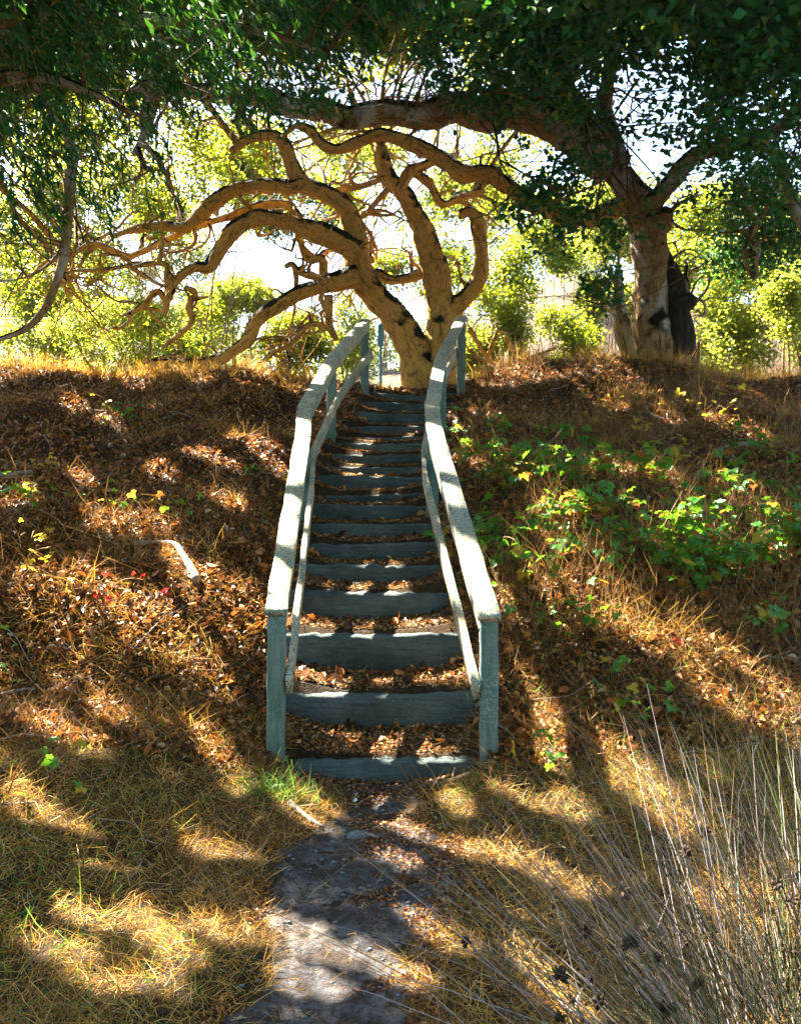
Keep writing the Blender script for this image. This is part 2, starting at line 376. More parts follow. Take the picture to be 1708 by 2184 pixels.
py_ = np.arange(0.6, 5.72, .022); pu = np.linspace(-1, 1, 61)
PY, PU = np.meshgrid(py_, pu, indexing='ij')
hw = np.interp(PY, [2.5, 3.5, 5.7], [.58, .50, .36]) + .09 * N1(PY * 1.5, 0 * PY) * 1.0
PXX = xc_(PY) + PU * (hw + .05 * N2(PY * 5, PU * 3))
edge = 1 - sst(.72, 1.0, np.abs(PU))
PZ = ground(PXX, PY) + .012 * edge - .02 * (1 - edge) + .010 * N3(PXX * 5, PY * 5) + .005 * N2(PXX * 16, PY * 16) + .003 * N1(PXX * 40, PY * 40)
n_, m_ = PY.shape
i = np.arange(n_ - 1)[:, None]; j = np.arange(m_ - 1)[None]
q = np.stack([i * m_ + j, i * m_ + j + 1, (i + 1) * m_ + j + 1, (i + 1) * m_ + j], -1).reshape(-1, 4)
o = obj('path', fast_mesh('path', np.stack([PXX, PY, PZ], -1).reshape(-1, 3), q, 4, True), PATH); tag(o, kind='structure')

# ---------------------------------------------------------------- stairway of timbers
st = empty('stairway', (xc_(5.75), 5.75, 0))
tag(st, 'curving flight of dark timber steps climbing the leafy bank between the two handrails', 'stairway')
for k in range(len(DK)):
    r = np.random.default_rng(50 + k)
    cx = xc_(DK[k]); W = 1.30 + r.uniform(-.03, .03) if k else 1.12
    a = r.normal() * .012
    ht = .30 if k < 4 else .24
    T = np.array([-W / 2, 0, 0]); T2 = -T
    V, qd = beam(np.array([cx - W / 2, DK[k] + .075 - a, HK[k] - ht / 2 + r.normal() * .016]),
                 np.array([cx + W / 2, DK[k] + .075 + a, HK[k] - ht / 2 + r.normal() * .008]), .15, ht, n=30, jit=.0022, bev=.014, seed=k)
    top = V[:, 2] > HK[k] - ht * .3
    V[:, 2] -= np.where(top, .016 + .007 * N2(V[:, 0] * 4, V[:, 1] * 5 + k * 3) + .006 * N3(V[:, 0] * 19, V[:, 1] * 9 + k) + .010 * np.exp(-((V[:, 0] - cx) / .35) ** 2), 0)
    V[:, 1] += .006 * N3(V[:, 0] * 6, V[:, 2] * 9 + k)
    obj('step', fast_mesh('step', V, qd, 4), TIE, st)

# ---------------------------------------------------------------- handrails
DR = [5.75, 8.2, 8.85, 11.0, 12.7]
RAILPTS = []
def handrail(pix, inner, label, seed):
    pts = [P(px, py, d) for (px, py), d in zip(pix, DR)]
    RAILPTS.extend(pts)
    r = np.random.default_rng(seed)
    root = empty('handrail', (pts[0][0], pts[0][1], ground(pts[0][0], pts[0][1])))
    tag(root, label, 'handrail', 'wooden handrails along the steps')
    dirs = [(b - a) / np.linalg.norm(b - a) for a, b in zip(pts[:-1], pts[1:])]
    # flat cap boards along the top
    for i, (a, b) in enumerate(zip(pts[:-1], pts[1:])):
        a2 = a - dirs[i] * (.06 if i == 0 else .012); b2 = b + dirs[i] * (.05 if i == 3 else .012)
        beam_obj('cap_board', root, RAIL, a2 + [0, 0, -.0195 - .002 * (i % 2)], b2 + [0, 0, -.0195 - .002 * (i % 2)], .138, .039, n=18, jit=.002, bev=.004, seed=seed + i)
    side = np.array([inner, 0, 0.])
    for i, (a, b) in enumerate(zip(pts[:-1], pts[1:])):
        n = np.cross(dirs[i], [0, 0, 1.]); n /= np.linalg.norm(n)
        if n[0] * inner < 0: n = -n
        up = np.cross(n, dirs[i]); up = up if up[2] > 0 else -up
        # upright board under the cap, on the stair side of the posts
        off = n * .040
        beam_obj('upper_rail', root, RAIL, a + off - [0, 0, .091] + dirs[i] * (.0 if i == 0 else .002), b + off - [0, 0, .091] - dirs[i] * .002, .036, .096, n=10, jit=.0015, bev=.003, seed=seed + 20 + i)
        off = n * .079
        lo = .47
        lr = beam_obj('lower_rail', root, RAIL, a + off - [0, 0, lo] - dirs[i] * (.05 if i == 0 else -.002), b + off - [0, 0, lo] + dirs[i] * (.05 if i == 3 else -.002), .040, .115, n=12, jit=.002, bev=.003, seed=seed + 30 + i)
        for dd in (5.79, 8.55, 10.97, 12.66):
            if a[1] <= dd <= b[1]:
                t = (dd - a[1]) / (b[1] - a[1]); cp = a + (b - a) * t + off - [0, 0, lo] + n * .02
                for dz in (-.025, .025):
                    mb = MB(); tube(mb, [cp + up * dz - n * .002, cp + up * dz + n * .005, cp + up * dz + n * .008], [.011, .010, .004], 8, .004); obj('bolt', mb.mesh('bolt'), STAKE, lr)
    for d in (5.75, 8.55, 10.95, 12.68):
        x = np.interp(d, DR, [p[0] for p in pts]); z = np.interp(d, DR, [p[2] for p in pts])
        g = float(ground(x, d))
        tilt = r.normal(size=2) * .008
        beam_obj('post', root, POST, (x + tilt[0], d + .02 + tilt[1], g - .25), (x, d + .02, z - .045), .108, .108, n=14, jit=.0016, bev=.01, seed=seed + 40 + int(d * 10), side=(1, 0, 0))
    return root
handrail([(590, 1290), (646, 930), (650, 865), (708, 763), (778, 682)], 1, 'grey wooden handrail beside the bank of dry fallen leaves, its end post leaning', 100)
handrail([(1042, 1302), (925, 907), (921, 861), (941, 760), (984, 676)], -1, 'pale wooden handrail beside the bank of green brambles, its end post upright', 200)

# ---------------------------------------------------------------- sunlit spots: gaps in the crowns let the sun reach these places
LIT = []      # (photo x, y, x, y, half width) on the ground
def lit(sx, sy, ox, oy, segs):
    for a, b, c_, d_, w_ in segs: LIT.append((ox + sx * a, oy + sy * b, ox + sx * c_, oy + sy * d_, sx * w_ / 2))
lit(.5208, .5208, 0, 1445.5, [(180, 200, 380, 290, 60), (430, 120, 480, 180, 40), (100, 500, 560, 840, 110), (280, 950, 420, 1010, 80), (130, 1090, 330, 1130, 60),
    (560, 950, 750, 1150, 100), (820, 1000, 950, 1070, 70), (1020, 1050, 1450, 1170, 60), (1170, 1240, 1370, 1290, 60), (1130, 1000, 1280, 1040, 45),
    (880, 300, 1000, 450, 55), (1190, 520, 1330, 630, 30), (1280, 510, 1350, 560, 20), (1600, 600, 1700, 640, 60), (1630, 750, 1690, 780, 45),
    (1530, 1150, 1708, 1260, 90), (100, 1230, 700, 1250, 45), (0, 1330, 250, 1370, 70), (760, 840, 1000, 800, 40), (820, 700, 1050, 780, 50)])
lit(.3472, .3472, 518.9, 1223.2, [(320, 310, 580, 350, 45), (660, 360, 740, 360, 20), (900, 320, 1230, 340, 45), (540, 620, 700, 640, 35), (790, 650, 940, 650, 50),
    (1060, 640, 1350, 640, 70), (760, 1090, 970, 1070, 75), (1100, 1120, 1230, 1120, 22), (300, 480, 400, 640, 50), (450, 720, 590, 720, 22), (760, 100, 940, 100, 16), (600, 105, 720, 105, 12)])
lit(.4774, .4774, 892.5, 1445.5, [(470, 50, 560, 180, 100), (560, 180, 750, 360, 100), (920, 350, 1030, 500, 120), (1030, 500, 1200, 680, 120),
    (380, 500, 580, 570, 90), (130, 520, 200, 600, 50), (660, 480, 720, 620, 60), (120, 760, 320, 800, 120), (450, 800, 760, 960, 160), (350, 1000, 520, 1050, 80),
    (0, 1080, 200, 1200, 110), (1300, 50, 1500, 200, 90), (1300, 1000, 1500, 1150, 110), (500, 1250, 700, 1500, 150), (1250, 900, 1650, 1000, 90), (1650, 100, 1708, 300, 90)])
lit(.4575, .4575, 926.6, 741.3, [(200, 165, 800, 150, 60), (60, 330, 300, 330, 70), (420, 1250, 900, 1200, 120), (950, 1350, 1350, 1450, 130),
    (600, 950, 750, 900, 110), (1000, 270, 1120, 350, 60), (1340, 340, 1460, 400, 70), (520, 760, 640, 800, 60), (1380, 920, 1460, 960, 60), (900, 580, 1100, 590, 40)])
lit(.3906, .3906, 0, 741.3, [(1150, 120, 1350, 250, 90), (1050, 570, 1250, 650, 70), (860, 680, 930, 700, 60), (1280, 500, 1500, 550, 60), (1450, 600, 1580, 720, 90),
    (430, 700, 480, 750, 50), (560, 970, 900, 980, 90), (200, 1390, 600, 1350, 90), (900, 1600, 1200, 1850, 100), (1080, 1340, 1440, 1500, 140), (950, 1120, 1070, 1280, 45),
    (600, 1420, 880, 1440, 50), (730, 1560, 800, 1570, 60), (380, 320, 480, 330, 40), (60, 880, 180, 830, 50), (1200, 850, 1300, 870, 60), (560, 400, 640, 420, 40)])
LIT += [(1000, 985, 1090, 1000, 22), (1180, 1000, 1300, 1010, 22), (1290, 870, 1420, 880, 14), (1440, 1160, 1560, 1215, 26), (1610, 1090, 1690, 1130, 26), (1380, 1010, 1440, 1040, 18), (1560, 1200, 1680, 1190, 16), (1530, 900, 1620, 930, 16), (1040, 822, 1330, 806, 26), (1080, 800, 1320, 792, 20), (430, 800, 560, 800, 30), (780, 832, 900, 830, 8), (0, 800, 380, 800, 12)]
a1 = np.cross(SD, [0, 0, 1.]); a1 /= np.linalg.norm(a1); a2 = np.cross(a1, SD)
uv = lambda p: np.stack([np.asarray(p) @ a1, np.asarray(p) @ a2], -1)
SEG = []
for x0, y0, x1, y1, hw_ in LIT:
    p0, p1 = hit(x0, y0), hit(x1, y1)
    if np.linalg.norm(p1 - p0) > 2.5: p1 = p0 + (p1 - p0) / np.linalg.norm(p1 - p0) * 2.5
    SEG.append((uv(p0), uv(p1), max(.05, hw_ / F * (p0[1] + p1[1]) / 2 * 1.0) + (.05 if p0[1] > 5.6 else .03)))
r_ = np.random.default_rng(99)
for _ in range(46):
    q_ = np.array([r_.uniform(-5.5, 3.2), r_.uniform(13.6, 19), 3.3]); q_[2] = ground(q_[0], q_[1]); SEG.append((uv(q_), uv(q_ + [.25, 0, 0]), r_.uniform(.2, .4)))
for q_ in ((.8, 3.0, .6), (1.25, 3.0, .75), (1.5, 3.3, .6), (.5, 3.1, .45), (1.1, 3.2, .3), (1.7, 3.8, .9)): SEG.append((uv(np.array(q_)), uv(np.array(q_) + [.3, 0, 0]), .14))
def railseg(pix0, d0, pix1, d1, w_): SEG.append((uv(P(*pix0, d0)), uv(P(*pix1, d1)), w_ + .035))
railseg((648, 905), 8.4, (638, 1000), 7.6, .09); railseg((626, 1085), 7.0, (622, 1100), 6.9, .05); railseg((612, 1150), 6.6, (610, 1165), 6.5, .05)
railseg((600, 1230), 6.1, (596, 1260), 5.95, .06); railseg((930, 930), 8.1, (952, 1000), 7.5, .06); railseg((965, 1050), 7.1, (972, 1075), 7.0, .05)
railseg((1000, 1170), 6.4, (1035, 1270), 5.85, .06); railseg((985, 1300), 6.2, (1010, 1400), 5.9, .07); railseg((972, 690), 12.4, (965, 715), 12.0, .06)
railseg((770, 690), 12.6, (740, 720), 12.0, .05); railseg((690, 790), 10.5, (665, 840), 9.4, .06); railseg((735, 840), 11.5, (690, 920), 10, .05)

def shade_keep(pts, soft=.03):
    """False for leaves that would stand in the sun's way to a sunlit spot"""
    q = uv(pts); keep = np.ones(len(q), bool)
    for a, b, r in SEG:
        ab = b - a; L = ab @ ab + 1e-9
        near = (np.abs(q[:, 0] - (a[0] + b[0]) / 2) < abs(ab[0]) / 2 + r + .1) & (np.abs(q[:, 1] - (a[1] + b[1]) / 2) < abs(ab[1]) / 2 + r + .1)
        idx = np.nonzero(near & keep)[0]
        if len(idx) == 0: continue
        d = q[idx] - a; t = np.clip(d @ ab / L, 0, 1)
        dist = np.linalg.norm(d - t[:, None] * ab, axis=1)
        keep[idx[dist < r + soft * (rng.random(len(idx)) - .2)]] = False
    return keep

# ---------------------------------------------------------------- leaves
def leaves(name, cen, length, width, mat, parent, droop=None, detail=False, seed=0, flat=None, carve=True, fold=.25):
    """one small folded leaf per centre"""
    r = np.random.default_rng(seed)
    cen = np.asarray(cen)
    if carve: cen = cen[shade_keep(cen)]
    n = len(cen)
    if droop is not None:
        ax = np.asarray(droop)[None] + r.normal(size=(n, 3)) * .45
    elif flat is not None:
        ax = r.normal(size=(n, 3)) * np.array([1, 1, flat])
    else:
        ax = r.normal(size=(n, 3)) * np.array([1, 1, .7]) - [0, 0, .15]
    ax /= np.linalg.norm(ax, axis=1)[:, None]
    nm = r.normal(size=(n, 3)) * (.6 if flat is None else .3 + flat) + np.array([0, 0, .8])
    sd = np.cross(ax, nm); sd /= np.linalg.norm(sd, axis=1)[:, None] + 1e-9
    up = np.cross(sd, ax)
    L = (length * r.uniform(.65, 1.3, n))[:, None]; W = (width * r.uniform(.7, 1.25, n))[:, None]
    f = W * fold
    b = cen - ax * L * .5; t = cen + ax * L * .5 - up * L * .10
    if detail:
        v = np.stack([b, cen - ax * L * .18 + sd * W * .46 + up * f, cen + ax * L * .18 + sd * W * .42 + up * f * .8, t,
                      cen + ax * L * .18 - sd * W * .42 + up * f * .8, cen - ax * L * .18 - sd * W * .46 + up * f], 1)
        k = np.arange(n)[:, None] * 6
        fq = np.concatenate([k + np.array([[0, 1, 2, 3]]), k + np.array([[0, 3, 4, 5]])])
        me = fast_mesh(name, v.reshape(-1, 3), fq, 4)
    else:
        v = np.stack([b, cen + sd * W * .5 + up * f, t, cen - sd * W * .5 + up * f], 1)
        k = np.arange(n)[:, None] * 4
        me = fast_mesh(name, v.reshape(-1, 3), k + np.array([[0, 1, 2, 3]]), 4)
    o = obj(name, me, mat, parent); tag(o, kind='stuff')
    return o

def blob_points(blobs, clusters_per_m3, per, spread, seed, world=False):
    """leaf positions gathered in small sprays inside ellipsoids; blobs: (px,py,d,rx,ry,rd[,dens]) in photo units or metres"""
    r = np.random.default_rng(seed); out = []
    for b in blobs:
        dens = b[6] if len(b) > 6 else 1.0
        if world: c = np.array(b[:3]); R = np.array([b[3], b[4], b[5]])
        else:
            c = P(*b[:3]); R = np.array([b[3] / F * b[2], b[5], b[4] / F * b[2]])
        vol = 4.19 * R.prod()
        n = max(3, int(vol * clusters_per_m3 * dens))
        u = r.normal(size=(n, 3)); u /= np.linalg.norm(u, axis=1)[:, None]
        rad = r.random(n) ** .42
        cc = c + u * rad[:, None] * R
        # clumps and holes
        k = N1(cc[:, 0], cc[:, 1], cc[:, 2], .9) + .8 * N2(cc[:, 0], cc[:, 1], cc[:, 2], 2.2)
        cc = cc[k > -.42 + .3 * r.normal(size=len(cc))]
        p = cc[:, None] + r.normal(size=(len(cc), per, 3)) * spread * r.uniform(.5, 1.3, (len(cc), 1, 1))
        out.append(p.reshape(-1, 3))
    return np.concatenate(out)

def twigs(name, parent, limbs, blobs, seed, mat, n_per=3, rad=.02, world_blobs=(), wig=.12):
    """thin branches from the limbs out into the foliage"""
    r = np.random.default_rng(seed); mb = MB()
    pool = np.concatenate(limbs)
    tg = [(P(*b[:3]), np.array([b[3] / F * b[2], b[5], b[4] / F * b[2]])) for b in blobs] + [(np.array(b[:3]), np.array(b[3:6])) for b in world_blobs]
    for c, R in tg:
        for _ in range(n_per):
            u = r.normal(size=3); u /= np.linalg.norm(u)
            e = c + u * R * r.uniform(.4, .9)
            d = np.linalg.norm(pool - e, axis=1)
            s = pool[np.argsort(d)[int(abs(r.normal()) * 6)]]
            L = np.linalg.norm(e - s)
            if L > 2.4 and r.random() < .8: continue
            k = max(4, int(L / .35)); t = np.linspace(0, 1, k)
            pt = s + (e - s) * t[:, None] + np.cumsum(r.normal(size=(k, 3)) * wig * np.minimum(1, 3 * t)[:, None], 0) * .6
            pt[:, 2] += np.sin(t * math.pi) * L * .08
            R0 = rad * r.uniform(.6, 1.3) * min(1.6, .5 + L / 2.5)
            tube(mb, pt, R0 * (1 - .8 * t), 6, .14)
            for _ in range(3):
                i = r.integers(1, k); q0 = pt[i]; dv = r.normal(size=3) * .35 + (e - s) / (L + 1e-6) * .3
                q1 = q0 + dv; q2 = q1 + dv * .6 + r.normal(size=3) * .18
                tube(mb, [q0, q1, q2], [R0 * .45, R0 * .3, R0 * .12], 5, .16)
    o = obj(name, mb.mesh(name), mat, parent); tag(o, kind='stuff')

def limb(name, parent, mat, pix, d, widths, segs=14, rough=.20, step=.035):
    segs = int(segs * 1.6) // 2 * 2; rough = max(rough, .18)
    """pix in photo units, widths = thickness in photo units, d = depth or list of depths"""
    d = np.broadcast_to(d, (len(pix),)) if np.ndim(d) == 0 else np.interp(np.linspace(0, 1, len(pix)), np.linspace(0, 1, len(d)), d)
    pts = [P(x, y, dd) for (x, y), dd in zip(pix, d)]
    rad = [w_ * 1.12 / 2 / F * dd for w_, dd in zip(np.interp(np.linspace(0, 1, len(pix)), np.linspace(0, 1, len(widths)), widths), d)]
    mb = MB(); c, r = tube(mb, pts, rad, segs, step, rough)
    obj(name, mb.mesh(name), mat, parent)
    return c
def branchlets(name, parent, mat, limbs, seed, per=5, ratio=.05):
    r = np.random.default_rng(seed); mb = MB()
    for c in limbs:
        for _ in range(per):
            i = r.integers(int(len(c) * .25), len(c)); p = c[i].copy(); L = r.uniform(.35, 1.3); k = 7
            d = r.normal(size=3); d[1] *= .6; d /= np.linalg.norm(d); pts = [p]
            for j in range(k):
                d = d + r.normal(size=3) * .42 + [0, 0, .08]; d /= np.linalg.norm(d); pts.append(pts[-1] + d * L / k)
            R0 = ratio * r.uniform(.35, .9); tube(mb, pts, R0 * np.linspace(1, .15, k + 1), 7, .05, .12)
            for _ in range(2):
                q = pts[r.integers(2, k)]; e = r.normal(size=3); e /= np.linalg.norm(e); e2 = e + r.normal(size=3) * .6
                tube(mb, [q, q + e * L * .18, q + e * L * .18 + e2 * L * .2], [R0 * .45, R0 * .3, R0 * .08], 5, .05)
    o = obj(name, mb.mesh(name), mat, parent); tag(o, kind='stuff')
Z5 = lambda L: [(444.8 + .434 * a, 222.4 + .434 * b) for a, b in L]
Z3 = lambda L: [(.5 * a, .5 * b) for a, b in L]
ZR = lambda L: [(1037.8 + .3924 * a, 222.4 + .3924 * b) for a, b in L]

# ---------------------------------------------------------------- the oak at the head of the steps
D0 = 14.4
b0 = P(915, 830, D0); b0[2] = ground(b0[0], b0[1])
oak = empty('oak_tree', b0); tag(oak, 'old spreading oak with several twisting orange-brown trunks at the head of the steps', 'tree')
LC = []
LC.append(limb('trunk', oak, BARK, Z5([(1062, 1450), (1040, 1370), (1000, 1210), (905, 1040), (805, 920), (745, 830), (722, 740), (712, 650), (690, 560), (668, 495), (560, 432), (465, 388), (405, 290), (368, 192), (300, 150), (200, 170), (110, 230)]),
               [14.4, 14.4, 14.3, 14.1, 14.0], [74, 66, 54, 52, 50, 36, 32, 28, 22, 14], 18))
LC.append(limb('trunk', oak, BARK, Z5([(1110, 1450), (1115, 1340), (1150, 1120), (1145, 1000), (1115, 850), (1060, 650), (1005, 520), (945, 420), (890, 370), (860, 290), (835, 190), (820, 90)]),
               [14.4, 14.5, 14.6, 14.8, 15], [78, 66, 56, 46, 40, 40, 34, 24, 14], 18))
LC.append(limb('limb', oak, BARK, Z5([(1170, 1080), (1200, 1010), (1275, 935), (1330, 850), (1342, 760), (1330, 650), (1328, 585), (1285, 530), (1230, 545)]), [14.5, 14.4, 14.3], [44, 34, 30, 28, 26, 22], 14))
LC.append(limb('limb', oak, BARK, Z5([(735, 720), (640, 670), (560, 640), (450, 600), (330, 562), (220, 562), (120, 622), (50, 722), (0, 800)]) + Z3([(830, 1140), (760, 1190), (722, 1260), (702, 1335)]), [14.1, 13.8, 13.6, 13.5], [44, 36, 30, 26, 18, 10], 14))
LC.append(limb('limb', oak, BARK, Z5([(735, 850), (620, 870), (540, 900), (420, 940), (320, 1000), (240, 1060), (190, 1160), (120, 1210), (40, 1262)]) + [(400, 778), (340, 775), (290, 800)], [14.1, 13.9, 13.8], [44, 34, 28, 26, 24, 26, 16], 14))
LC.append(limb('limb', oak, BARK, Z3([(1296, 784), (1240, 800), (1180, 792), (1100, 792), (980, 822), (850, 912), (780, 972), (690, 962), (560, 982), (480, 1010)]), 14.0, [26, 28, 28, 20, 9], 12))
LC.append(limb('limb', oak, BARK, Z3([(1330, 1000), (1290, 950), (1215, 870), (1100, 882), (950, 932), (820, 972), (700, 1030), (590, 1080), (540, 1092), (400, 1042), (300, 1100), (250, 1180)]), [14.4, 14.6], [16, 17, 15, 14, 12, 7], 10))
LC.append(limb('limb', oak, BARK, Z3([(790, 1225), (832, 1252), (806, 1305), (818, 1370), (762, 1430), (690, 1482)]), 13.6, [12, 16, 14, 8], 10))
LC.append(limb('limb', oak, BARK, Z3([(715, 1290), (670, 1245), (600, 1310), (510, 1352)]), 13.6, [14, 12, 5], 10))
LC.append(limb('limb', oak, BARK, Z3([(585, 1135), (540, 1135), (440, 1150), (300, 1160), (230, 1210)]), 13.7, [8, 9, 7, 3], 8))
LC.append(limb('limb', oak, BARK, Z3([(715, 1280), (712, 1200), (708, 1130), (620, 1130), (560, 1140)]), 13.65, [12, 10, 8], 8))
LC.append(limb('limb', oak, BARK, Z5([(565, 900), (560, 830), (556, 760), (485, 762), (455, 690), (440, 620)]), 14.2, [18, 16, 12, 8], 10))
LC.append(limb('limb', oak, BARK, Z5([(560, 858), (480, 838), (435, 815), (410, 785), (375, 800)]), 13.9, [14, 12, 9], 8))
LC.append(limb('limb', oak, BARK, Z5([(590, 940), (592, 1060), (600, 1100), (630, 1160)]), 14.0, [16, 14, 9], 10))
LC.append(limb('limb', oak, BARK, Z5([(600, 1075), (560, 1080), (480, 1092), (400, 1180), (330, 1215), (260, 1270)]), 14.1, [12, 10, 8], 8))
LC.append(limb('limb', oak, BARK, Z5([(780, 830), (840, 835), (900, 862), (1000, 850), (1060, 815)]), 14.6, [16, 20, 18], 10))
LC.append(limb('limb', oak, BARK, Z5([(930, 430), (990, 330), (1060, 300), (1140, 270)]), 14.6, [26, 20, 12], 12))
LC.append(limb('limb', oak, BARK, Z5([(1020, 335), (1090, 400), (1150, 490), (1260, 450), (1340, 430)]), 14.7, [16, 16, 12], 10))
LC.append(limb('limb', oak, BARK, Z5([(900, 400), (850, 450), (790, 520), (745, 560), (800, 650), (790, 740)]), 14.8, [14, 10, 6], 8))
LC.append(limb('limb', oak, BARK, Z5([(870, 360), (760, 400), (640, 420), (580, 425)]), 14.7, [12, 12, 8], 8))
LC.append(limb('limb', oak, BARK, [(1000, 700), (1040, 760), (1090, 778), (1150, 755), (1185, 742)], 14.8, [9, 8, 6], 8))
OB = [(400, 330, 16.2, 230, 120, 1.1), (240, 470, 16.2, 200, 130, 1.1), (120, 580, 16.3, 140, 110, 1.0), (600, 400, 16.8, 150, 90, 1.0), (790, 440, 16.6, 170, 120, 1.0, .8),
      (990, 500, 16.8, 150, 130, 1.0, .9), (770, 580, 16.6, 120, 55, .8), (250, 640, 15.8, 150, 80, .8), (640, 300, 16.2, 200, 80, .9), (420, 180, 15.6, 240, 90, 1.0), (880, 320, 16.6, 160, 80, .9, .8),
      (880, 170, 15.6, 230, 80, .9), (1080, 330, 16.4, 110, 110, .9), (560, 470, 16.2, 110, 45, .7), (360, 560, 16, 110, 50, .7), (1130, 180, 15.8, 150, 90, 1.0), (700, 90, 15, 260, 80, 1.0), (330, 60, 15, 260, 80, 1.0),
      (690, 690, 15.6, 70, 60, .6, .8), (600, 740, 15.6, 80, 45, .6), (970, 640, 16, 60, 70, .6, .7), (140, 330, 15.8, 150, 110, 1.0)]
OW = [(-4.5, 13, 9.4, 3.4, 2.6, 1.0, 1.3), (-.5, 13.5, 9.6, 3.4, 2.4, 1.0, 1.3), (-8.5, 13.5, 7.6, 2.6, 2.6, 1.6, 1.2), (-2.5, 15.5, 9.8, 4.5, 2.0, 1.0, 1.2), (-7, 16, 9.0, 3.0, 2.0, 1.5, 1.1), (2.6, 14.5, 9.8, 2.4, 2.2, 1.0, 1.2)]
for c_ in LC:
    for p_ in c_[::22]: SEG.append((uv(p_), uv(p_ + [.1, 0, 0]), .16))
leaves('crown', blob_points(OB, 34, 18, .14, 31), .085, .05, OAK_LEAF, oak, seed=33)
leaves('crown', blob_points(OW, 58, 18, .17, 32, True), .125, .08, OAK_LEAF, oak, seed=35)
branchlets('branchlets', oak, BARK, LC, 36, 5)
twigs('twigs', oak, LC, OB, 34, BARK, 6, .026, OW, .16)

# ---------------------------------------------------------------- the oak beside the brambles
D1 = 13.6
b1 = P(1410, 800, D1); b1[2] = ground(b1[0], b1[1])
roak = empty('oak_tree', b1); tag(roak, 'massive grey-barked oak with a burl on its trunk among the brambles', 'tree')
LR = []
LR.append(limb('trunk', roak, BARK_R, ZR([(925, 1580), (915, 1480), (900, 1250), (895, 1000), (880, 800), (862, 680), (830, 560), (745, 430), (665, 330), (560, 200), (430, 60), (250, -160), (150, -300)]), [13.6, 13.6, 13.4, 13.0, 12.4], [100, 76, 64, 60, 58, 58, 48, 44, 38, 28], 22, .13))
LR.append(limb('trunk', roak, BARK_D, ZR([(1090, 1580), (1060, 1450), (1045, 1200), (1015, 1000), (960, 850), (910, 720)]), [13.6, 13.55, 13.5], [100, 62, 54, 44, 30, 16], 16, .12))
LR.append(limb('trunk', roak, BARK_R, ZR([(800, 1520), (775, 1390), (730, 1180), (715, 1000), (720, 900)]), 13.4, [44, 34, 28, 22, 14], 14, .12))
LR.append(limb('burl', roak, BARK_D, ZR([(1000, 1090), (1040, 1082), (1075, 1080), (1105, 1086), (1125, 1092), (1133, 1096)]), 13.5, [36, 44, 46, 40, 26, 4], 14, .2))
LR.append(limb('stub', roak, BARK_R, ZR([(860, 690), (900, 655), (950, 620), (985, 590), (1010, 575)]), 13.3, [50, 44, 36, 24, 8], 14, .3))
LR.append(limb('limb', roak, BARK_R, [(1300, 360), (1240, 306), (1180, 266), (1100, 238), (1040, 246), (970, 230), (900, 246), (800, 240), (740, 252), (690, 236), (620, 228), (540, 206), (420, 196), (330, 184), (270, 205)], [12.9, 12.3, 11.8, 11.6], [74, 72, 64, 56, 50, 46, 44, 36, 32, 18], 18, .12))
LR.append(limb('limb', roak, BARK_R, [(330, 190), (318, 240), (308, 290), (285, 330)], 11.7, [34, 30, 18, 8], 10))
LR.append(limb('limb', roak, BARK_R, ZR([(700, 380), (690, 240), (640, 40), (660, -150), (700, -400)]), [13, 12.4], [52, 40, 32, 26], 14, .12))
LR.append(limb('limb', roak, BARK_R, ZR([(560, 200), (520, 60), (440, -60), (400, -220), (330, -400)]), [12.7, 12.0], [48, 40, 30, 22], 14, .12))
LR.append(limb('limb', roak, BARK_R, ZR([(870, 560), (1000, 420), (1130, 285), (1230, 245), (1380, 215), (1500, 222), (1580, 290), (1625, 450), (1690, 610), (1760, 760)]), [13.2, 12.6, 12.4], [34, 34, 30, 26, 24, 22, 16], 12))
LR.append(limb('limb', roak, BARK_R, ZR([(1400, 215), (1600, 120), (1750, -60), (1900, -200)]), [12.4, 11.5], [28, 22, 14], 12))
LR.append(limb('limb', roak, BARK_R, ZR([(1625, 420), (1560, 480), (1500, 600), (1400, 800), (1440, 950)]), [12.4, 12.8], [12, 10, 6], 8))
LR.append(limb('limb', roak, BARK, [(1362, 420), (1300, 452), (1230, 470)] + Z5([(1640, 500), (1560, 470), (1450, 385), (1350, 335), (1240, 340), (1180, 290), (1060, 220), (960, 180), (850, 150), (740, 182), (640, 222), (560, 200), (500, 132), (430, 108), (360, 165)]), [13.3, 13.6, 13.7, 13.9], [34, 34, 34, 32, 28, 22, 20, 7], 14))
RB = [(1450, 130, 9.6, 330, 130, 1.3), (1230, 70, 9.8, 250, 110, 1.2), (1620, 230, 9.4, 200, 120, 1.2), (1270, 380, 11.2, 120, 75, .7, 1.5), (1160, 430, 11.4, 90, 60, .6, 1.1), (1400, 300, 10.8, 170, 90, .9, 1.3),
      (960, 70, 10.4, 200, 80, 1.0), (1230, 500, 11.6, 90, 45, .5), (1290, 590, 12.2, 50, 50, .4, .9), (1265, 640, 12.4, 60, 36, .4, 1.2), (1330, 470, 12.0, 60, 60, .5, .9), (1550, 400, 12.6, 120, 80, .8), (1640, 480, 13.6, 130, 110, .9),
      (1680, 380, 11, 90, 90, .7), (780, 30, 10.6, 150, 60, .8), (1060, 180, 11.2, 150, 60, .6, .9), (900, 195, 11.6, 130, 28, .4, .7), (1560, 560, 14.5, 120, 60, .6), (1480, 40, 8.6, 260, 80, 1.0), (1300, 245, 11.2, 110, 60, .6), (960, 215, 11.1, 130, 34, .35, .9), (1120, 262, 11.3, 90, 34, .3, .8), (700, 215, 11.0, 110, 36, .35, .9), (520, 200, 11.0, 110, 40, .35, .9)]
